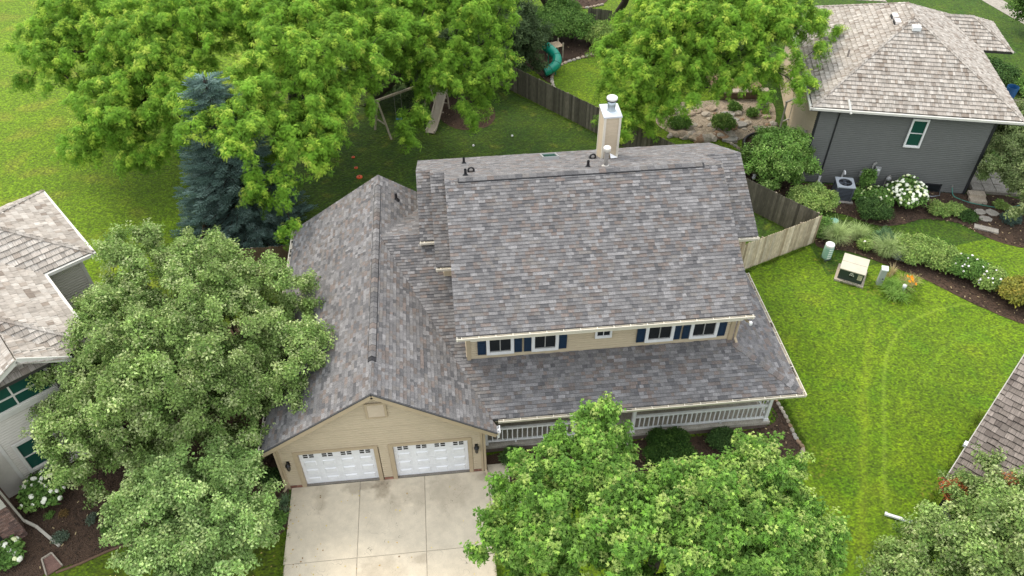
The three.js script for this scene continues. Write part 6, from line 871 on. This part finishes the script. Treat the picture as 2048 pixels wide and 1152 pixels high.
shrub('boxwood', 'small dark shrub beside the garage corner at the porch', [8.6, -0.35], 0.45, 0.6, { pal: gDark, per: 220, seed: 8 });
shrub('shrub', 'little bright green shrub beside the driveway edge', [-0.3, 1.5], 0.42, 0.5, { geos: midLeaf, pal: gMid, per: 160, seed: 9 });
shrub('shrub', 'small shrub hidden beside the garage left corner', [-0.55, -0.4], 0.4, 0.5, { geos: midLeaf, pal: gDark, per: 160, seed: 10 });
tree({ name: 'serviceberry', label: 'many stemmed leafy small tree left of the grey house', category: 'small tree', base: [24.7, -16.9], seed: 21, geos: midLeaf, mat: M.leafGloss, pal: [[[0.20, 0.36, 0.07], 5], [[0.14, 0.28, 0.05], 4], [[0.30, 0.45, 0.12], 3]], clump: 0.4, per: 34, density: 0.8, trunkR: 0.09, lobes: [[24.79, 2.1, -16.76, 1.45], [23.78, 1.8, -16.84, 0.85], [25.82, 1.7, -16.29, 0.85], [24.96, 2.5, -17.1, 1.0], [24.33, 1.3, -16.1, 0.8]] });
shrub('shrub', 'white budded shrub reaching over the grass left of the serviceberry', [23.7, -18.4], 0.7, 1.3, { geos: midLeaf, pal: gLight, per: 90, seed: 12, flower: [[[0.75, 0.78, 0.55], 1]], flowers: 40, flowerS: 0.08 });
shrub('shrub', 'arching light green shrub spilling over the fence corner', [25.95, -14.3], 1.2, 1.6, { geos: midLeaf, pal: gLight, per: 80, seed: 13 });
shrub('shrub', 'upright leafy shrub beside the gas meter', [29.6, -15.75], 0.35, 1.5, { geos: midLeaf, pal: gMid, per: 160, seed: 14 });
shrub('shrub', 'low green plant between air conditioner and hydrangea', [28.9, -15.2], 0.4, 0.7, { geos: midLeaf, pal: gMid, per: 130, seed: 15 });
for (const [i, x, z, q, h, l] of [[0, 32.7, -13.5, 0.5, 0.6, 'low yellow green plant right of the white hydrangea'], [1, 33.5, -13.4, 0.5, 0.55, 'low green plant in the middle of the grey wall bed'], [2, 34.1, -12.9, 0.45, 0.4, 'low dark plant closest to the stepping stones']]) shrub('shrub', l, [x, z], q, h, { geos: midLeaf, pal: i === 2 ? gDark : gLight, per: 150, seed: 50 + i });
for (const [i, x, z, q, h, l, p] of [[0, 29.55, -10.2, 1.0, 1.15, 'light green hedge shrub at the fence end of the border', gLight], [1, 30.7, -9.5, 0.95, 1.1, 'second hedge shrub along the border with fresh green leaves', gLight], [2, 31.6, -8.7, 0.95, 1.05, 'hedge shrub in the border with white blossom specks', gMid], [3, 32.4, -7.9, 0.8, 0.9, 'low hedge shrub with a few white flowers near the golden bush', gLight]]) shrub('border_shrub', l, [x, z], q, h, { geos: midLeaf, pal: p, per: 150, seed: 60 + i, group: 'shrubs along the border', flower: [[[0.8, 0.76, 0.8], 1]], flowers: i > 1 ? 22 : 0, flowerS: 0.05 });
shrub('golden_shrub', 'golden yellow rounded shrub at the right end of the border', [33.2, -6.7], 1.15, 1.2, { geos: midLeaf, pal: [[[0.33, 0.33, 0.06], 5], [[0.25, 0.27, 0.06], 4], [[0.42, 0.36, 0.08], 2]], per: 140, seed: 70 });
shrub('juniper', 'soft grey green juniper between the ornamental grasses', [28.55, -11.2], 0.55, 1.25, { geos: feather, pal: [[[0.11, 0.20, 0.09], 4], [[0.08, 0.16, 0.07], 4]], per: 60, seed: 71, scale: [0.5, 0.75] });
shrub('lavender_shrub', 'grey leaved shrub beside the ornamental grass', [29.0, -10.3], 0.6, 0.7, { geos: shrubG, pal: [[[0.26, 0.30, 0.25], 4], [[0.20, 0.24, 0.19], 4], [[0.30, 0.29, 0.36], 2]], per: 110, seed: 72 });
shrub('shrub', 'small broad leaved plant in front of the ornamental grasses', [27.6, -11.1], 0.35, 0.6, { geos: midLeaf, pal: gLight, per: 150, seed: 73, flower: [[[0.85, 0.8, 0.82], 1]], flowers: 5, flowerS: 0.07 });
shrub('shrub', 'leafy green shrub beside the pale fence end', [25.75, -12.3], 0.5, 1.2, { geos: midLeaf, pal: gMid, per: 140, seed: 74 });
shrub('rock_garden_shrub', 'round bright green shrub in the rock garden', [23.8, -22.8], 0.75, 1.1, { geos: midLeaf, pal: gMid, per: 150, seed: 75, tips: gLight, tipShare: 0.4 });
for (const [i, x, z, q, h, l] of [[0, 21.3, -23.4, 0.7, 0.7, 'low grey green plant at the left of the rock garden'], [1, 25.2, -24.9, 0.4, 0.5, 'small green plant under the patio wall'], [2, 26.1, -24.2, 0.35, 0.4, 'tiny green plant near the planter tub'], [3, 25.6, -21.0, 0.5, 0.5, 'dark leafy plant inside the bend of the drain pipe'], [4, 25.2, -19.9, 0.45, 0.45, 'green plant below the drain pipe'], [5, 24.6, -16.6, 0.5, 0.5, 'yellow green plant under the serviceberry stems']]) shrub('garden_plant', l, [x, z], q, h, { geos: midLeaf, pal: i === 3 ? gDark : i === 5 ? gLight : gMid, per: 120, seed: 80 + i });
{ const m = mesh('boulder', rockGeo(0.7, 0.6, 0.55, rngOf(3)), M.stone); m.position.set(-3.55, 0.25, -12.9); tag(m, 'grey boulder under the blue spruce by the apple tree', 'boulder'); }
// mulch-bed seedlings at left
for (const [i, x, z, q, h, l] of [[0, -7.85, 1.3, 0.32, 0.3, 'round blue green juniper tuft in the left mulch bed'], [1, -7.0, 0.6, 0.22, 0.25, 'small grey green tuft nearer the apple tree'], [2, -6.4, 1.1, 0.2, 0.2, 'tiny green tuft in the left mulch near its edging'], [3, -8.6, 0.3, 0.16, 0.2, 'small yellowish seedling behind the downspout'], [4, -8.1, 0.25, 0.16, 0.2, 'small reddish seedling in the left mulch']]) shrub('seedling', l, [x, z], q, h, { geos: shrubG, pal: i < 2 ? [[[0.17, 0.22, 0.15], 1], [[0.12, 0.17, 0.11], 1]] : i === 4 ? [[[0.24, 0.16, 0.06], 1]] : gMid, per: 170, seed: 90 + i, scale: [0.5, 0.8], stems: 3 });
// right edge and far plantings
tree({ name: 'small_tree', label: 'pale green Japanese style small tree at the right edge beside the stoop', category: 'small tree', base: [37.4, -14.6], seed: 31, geos: midLeaf, pal: [[[0.26, 0.34, 0.13], 5], [[0.20, 0.28, 0.10], 4], [[0.34, 0.40, 0.18], 3]], clump: 0.5, per: 55, trunkR: 0.08, lobes: [[36.76, 2.2, -14.82, 1.45], [36.38, 2.4, -15.51, 0.75], [36.01, 1.5, -12.32, 0.85], [37.61, 3.0, -16.4, 1.1], [35.82, 1.7, -14.27, 0.6]] });
shrub('shrub', 'yellow green low shrub below the right edge tree', [38.0, -13.0], 0.6, 0.6, { geos: midLeaf, pal: gLight, per: 120, seed: 101 }); shrub('shrub', 'feathery grey green plant at the end of the hose', [37.6, -11.5], 0.8, 0.7, { geos: shrubG, pal: [[[0.20, 0.25, 0.13], 1], [[0.14, 0.19, 0.10], 1]], per: 90, seed: 102 }); shrub('shrub', 'bluish low plant right of the stepping stones', [36.2, -12.4], 0.5, 0.4, { geos: shrubG, pal: [[[0.11, 0.17, 0.14], 1], [[0.08, 0.13, 0.10], 1]], per: 150, seed: 103 }); shrub('shrub', 'small light green plant beside the round stepping stone', [36.3, -13.6], 0.35, 0.3, { geos: midLeaf, pal: gLight, per: 170, seed: 104 });
tree({ name: 'far_tree', label: 'dark green tree cropped by the top right corner', base: [50.5, -32.0], seed: 32, geos: midLeaf, pal: gMid, clump: 0.8, per: 70, trunkR: 0.15, scale: [1.2, 1.7], lobes: [[50.2, 3.2, -32.5, 1.8], [51.6, 3.6, -31, 1.6], [49.2, 2.6, -33.4, 1.2]] });
for (const [i, x, z, q, h, l, p] of [[0, 43.0, -26.5, 1.6, 1.2, 'dark hedge shrub behind the grey house beside the blue bin', gDark], [1, 45.0, -24.5, 1.5, 1.1, 'green hedge shrub at the right edge behind the grey house', gMid], [2, 41.2, -30.0, 2.0, 1.5, 'dark evergreen hedge behind the grey house roof ridge', gDark], [3, 38.5, -33.0, 2.0, 1.6, 'dark hedge clump above the grey roof', gDark], [4, 34.5, -34.5, 2.2, 1.6, 'dark hedge clump left of the grey roof peak', gDark], [5, 46.3, -21.5, 1.3, 1.0, 'small hedge shrub beside the far path', gMid]]) shrub('hedge_shrub', l, [x, z], q, h, { geos: midLeaf, pal: p, per: 45, seed: 110 + i, scale: [1.1, 1.6], group: 'hedge behind the grey house' });
// thicket round the play yard
tree({ name: 'plum_tree', label: 'dense small leaved thicket tree at the end of the long fence', base: [11.3, -31.9], seed: 41, geos: midLeaf, pal: gThick, clump: 0.7, per: 60, trunkR: 0.12, scale: [1, 1.4], lobes: [[11.4, 2.6, -31.2, 1.9], [12.6, 2.4, -32.2, 1.6], [10.0, 2.4, -30.6, 1.8], [11.8, 3.8, -32.6, 1.6], [9.0, 2.0, -29.6, 1.3], [12.6, 1.2, -30.3, 0.9]] });
tree({ name: 'thicket_tree', label: 'dense leafy thicket behind the beige slide', base: [6.0, -29.5], seed: 42, geos: midLeaf, pal: gThick, clump: 0.7, per: 60, trunkR: 0.12, scale: [1, 1.4], lobes: [[5.4, 1.8, -28.6, 1.7], [7.4, 2.0, -29.4, 1.8], [3.4, 1.8, -29.6, 1.6]] });
for (const [i, x, z, q, h, l, p] of [[0, 14.4, -35.4, 1.8, 2.6, 'bright mid green bush behind the tube slide', gMid], [1, 16.6, -35.6, 1.7, 2.2, 'rounded bush right of the play deck', gMid], [2, 18.4, -34.6, 1.3, 1.6, 'yellow green bush beside the small far fence', gLight], [3, 12.6, -36.6, 1.8, 2.6, 'dark bush above the thicket tree', gDark], [4, 21.8, -33.6, 2.0, 2.4, 'green bush behind the wide locust', gMid], [5, 16.2, -38.6, 1.6, 1.8, 'low bush in front of the far mulch bed', gMid], [6, 26.5, -32.5, 2.2, 2.6, 'tall bush behind the plank deck', gMid], [7, 9.6, -34.0, 2.0, 3.0, 'dark bush at the top of the back yard', gDark]]) shrub('bush', l, [x, z], q, h, { geos: midLeaf, pal: p, per: 40, seed: 120 + i, scale: [1.1, 1.6] });
// ---------------------------------------------------------------- grasses and lilies
function grass(name, label, [x, z], n, h, spread, wid, pal, seed, { droop = 0.35, category = 'ornamental grass', group, copies = 5, rad = 0.25, plume } = {}) {
  const r = rngOf(seed), t = thing(name, label, category, [x, 0, z], 0, group), list = []; for (let i = 0; i < copies; i++) { const s = R(0.85, 1.15, r), a = R(0, 6.28, r), d = rad * Math.sqrt(r()); list.push({ p: V(Math.cos(a) * d, 0, Math.sin(a) * d), q: new THREE.Quaternion().setFromAxisAngle(YU, R(0, 6.28, r)), s: V(s, s, s), c: weighted(pal, r, 0.12) }); }
  scatter('blades', [tuft(seed, n, h, spread, wid, droop)], M.leaf, list, t); if (plume) scatter('plumes', [tuft(seed + 1, 26, h * 1.35, spread * 0.8, 0.03, 0.2)], std([1, 1, 1], { roughness: 1, side: THREE.DoubleSide }), [{ p: V(0, 0, 0), q: new THREE.Quaternion(), s: V(1, 1, 1), c: plume }], t); return t;
}
const gg = [[[0.40, 0.50, 0.22], 4], [[0.32, 0.43, 0.17], 3]];
grass('ornamental_grass', 'fountain of silvery ornamental grass beside the pale fence end', [26.35, -11.75], 190, 1.45, 1.0, 0.03, gg, 201, { copies: 8 }); grass('ornamental_grass', 'small ornamental grass tuft in the middle of the border', [27.5, -11.9], 140, 1.2, 0.65, 0.028, gg, 202, { copies: 6 }); grass('ornamental_grass', 'broad arching ornamental grass in front of the juniper', [28.4, -10.55], 190, 1.3, 1.0, 0.032, gg, 203, { copies: 8 });
grass('feather_grass', 'blond feathered grass behind the orange daylilies', [28.65, -8.15], 90, 0.75, 0.5, 0.018, [[[0.42, 0.36, 0.17], 1], [[0.30, 0.33, 0.12], 1]], 204, { copies: 5, rad: 0.5, plume: [0.62, 0.50, 0.26] }); grass('feather_grass', 'pale straw grass tuft at the top of the daylily bed', [28.05, -9.0], 60, 0.7, 0.35, 0.016, [[[0.50, 0.42, 0.22], 1]], 205, { copies: 3, plume: [0.66, 0.54, 0.30] });
const lil = [[[0.18, 0.33, 0.06], 4], [[0.26, 0.42, 0.09], 3]]; const dl = grass('daylily_clump', 'daylily clump with strap leaves around the slim pedestal', [27.75, -7.75], 80, 0.68, 0.65, 0.05, lil, 206, { copies: 9, rad: 0.5, droop: 0.5, category: 'daylily' }); grass('daylily_clump', 'smaller green daylily tuft behind the slim pedestal', [27.75, -8.4], 60, 0.5, 0.4, 0.035, [[[0.22, 0.38, 0.06], 1]], 207, { copies: 4, rad: 0.3, category: 'daylily' });
{ const r = rngOf(9), fl = []; for (let i = 0; i < 9; i++) fl.push({ p: V(R(0.35, 0.75, r), R(0.55, 0.85, r), R(-0.45, 0.15, r)), q: orient(V(R(-1, 1, r), 1, R(-0.2, 1, r)).normalize(), r), s: V(1, 1, 1), c: weighted([[[0.85, 0.38, 0.02], 2], [[0.80, 0.50, 0.05], 1]], r, 0.1) }); const g = new MB(); for (let k = 0; k < 6; k++) { const a = k / 6 * 6.283; leafInto(g, V(0, 0, 0), V(Math.cos(a), 0.9, Math.sin(a)), V(0, 1, 0), 0.11, 0.045, [1, 1, 1], 0.25); } scatter('blooms', [g.geo()], std([1, 1, 1], { roughness: 0.8, side: THREE.DoubleSide, vertexColors: true }), fl, dl); }
const iris = [[[0.24, 0.36, 0.20], 3], [[0.18, 0.29, 0.15], 3]]; grass('iris_clump', 'blue green iris fan at the driveway edge by the garage', [0.05, 0.65], 40, 0.55, 0.3, 0.035, iris, 208, { copies: 3, rad: 0.15, category: 'iris' }); grass('iris_clump', 'blue green iris fan below the other one at the driveway', [0.0, 1.05], 34, 0.45, 0.28, 0.035, iris, 209, { copies: 2, rad: 0.12, category: 'iris' }); grass('iris_clump', 'thin grassy tuft in the mulch left of the irises', [-0.55, 0.85], 40, 0.5, 0.3, 0.025, iris, 210, { copies: 2, rad: 0.15, category: 'iris' });
{ // unmown grass along hard edges
  const r = rngOf(606), list = [], line = (a, b, n, w = 0.1) => { for (let i = 0; i < n; i++) { const k = r(), s = R(0.6, 1.3, r); list.push({ p: V(lerp(a[0], b[0], k) + R(-w, w, r), 0, lerp(a[1], b[1], k) + R(-w, w, r)), q: new THREE.Quaternion().setFromAxisAngle(YU, R(0, 6.28, r)), s: V(s, s, s), c: weighted([[[0.10, 0.19, 0.015], 3], [[0.14, 0.22, 0.02], 2], [[0.20, 0.22, 0.05], 1]], r, 0.2) }); } };
  line([0.1, 2.0], [0.12, 12], 260, 0.06); line([7.72, 1.7], [7.75, 12], 260, 0.08); line([10.0, -30.7], [25.2, -12], 520, 0.12); line([19.7, -9.5], [25.2, -11.7], 160, 0.1); line([-5.5, -17.5], [-5.05, -12.4], 150, 0.1); line([20.15, -2.4], [20.2, 0.4], 110, 0.08); line([22.9, 4.2], [28, -0.6], 150, 0.12); line([25.0, -10.3], [25.8, -10.8], 30, 0.2); line([25.5, -8.9], [26.2, -8.5], 40, 0.12); line([26.2, -8.5], [26.9, -9.3], 40, 0.12); line([26.9, -8.4], [28.7, -7.0], 60, 0.3);
  scatter('grass_tufts', [tuft(77, 14, 0.17, 0.14, 0.014, 0.3)], M.leaf, list, scene); const m = scene.children[scene.children.length - 1]; tag(m, 'longer grass tufts along fences and paving edges', 'grass', null, 'stuff');
}
{ // a few fallen leaves on the drive and left lawn
  const r = rngOf(88), g = new MB(), list = []; leafInto(g, V(-0.03, 0, 0), V(1, 0, 0), V(0, 1, 0), 0.07, 0.045, [1, 1, 1], 0.05);
  for (let i = 0; i < 150; i++) { const on = r() < 0.55, x = on ? 0.2 + Math.pow(r(), 2.5) * 7 : R(-6, 0.1, r), z = on ? R(0.2, 5, r) : R(2.3, 5, r); list.push({ p: V(x, on ? 0.058 : 0.03, z), q: new THREE.Quaternion().setFromAxisAngle(YU, R(0, 6.28, r)), s: V(1, 1, 1).multiplyScalar(R(0.6, 1.3, r)), c: weighted([[[0.62, 0.50, 0.16], 3], [[0.45, 0.30, 0.10], 2], [[0.25, 0.15, 0.06], 2]], r, 0.2) }); }
  scatter('fallen_leaves', [g.geo()], std([1, 1, 1], { vertexColors: true, roughness: 0.9, side: THREE.DoubleSide }), list, scene); tag(scene.children[scene.children.length - 1], 'scattered yellow fallen leaves on the driveway and left lawn', 'leaves', null, 'stuff');
}
console.log('sprays', tree.count);
renderer.render(scene, camera);
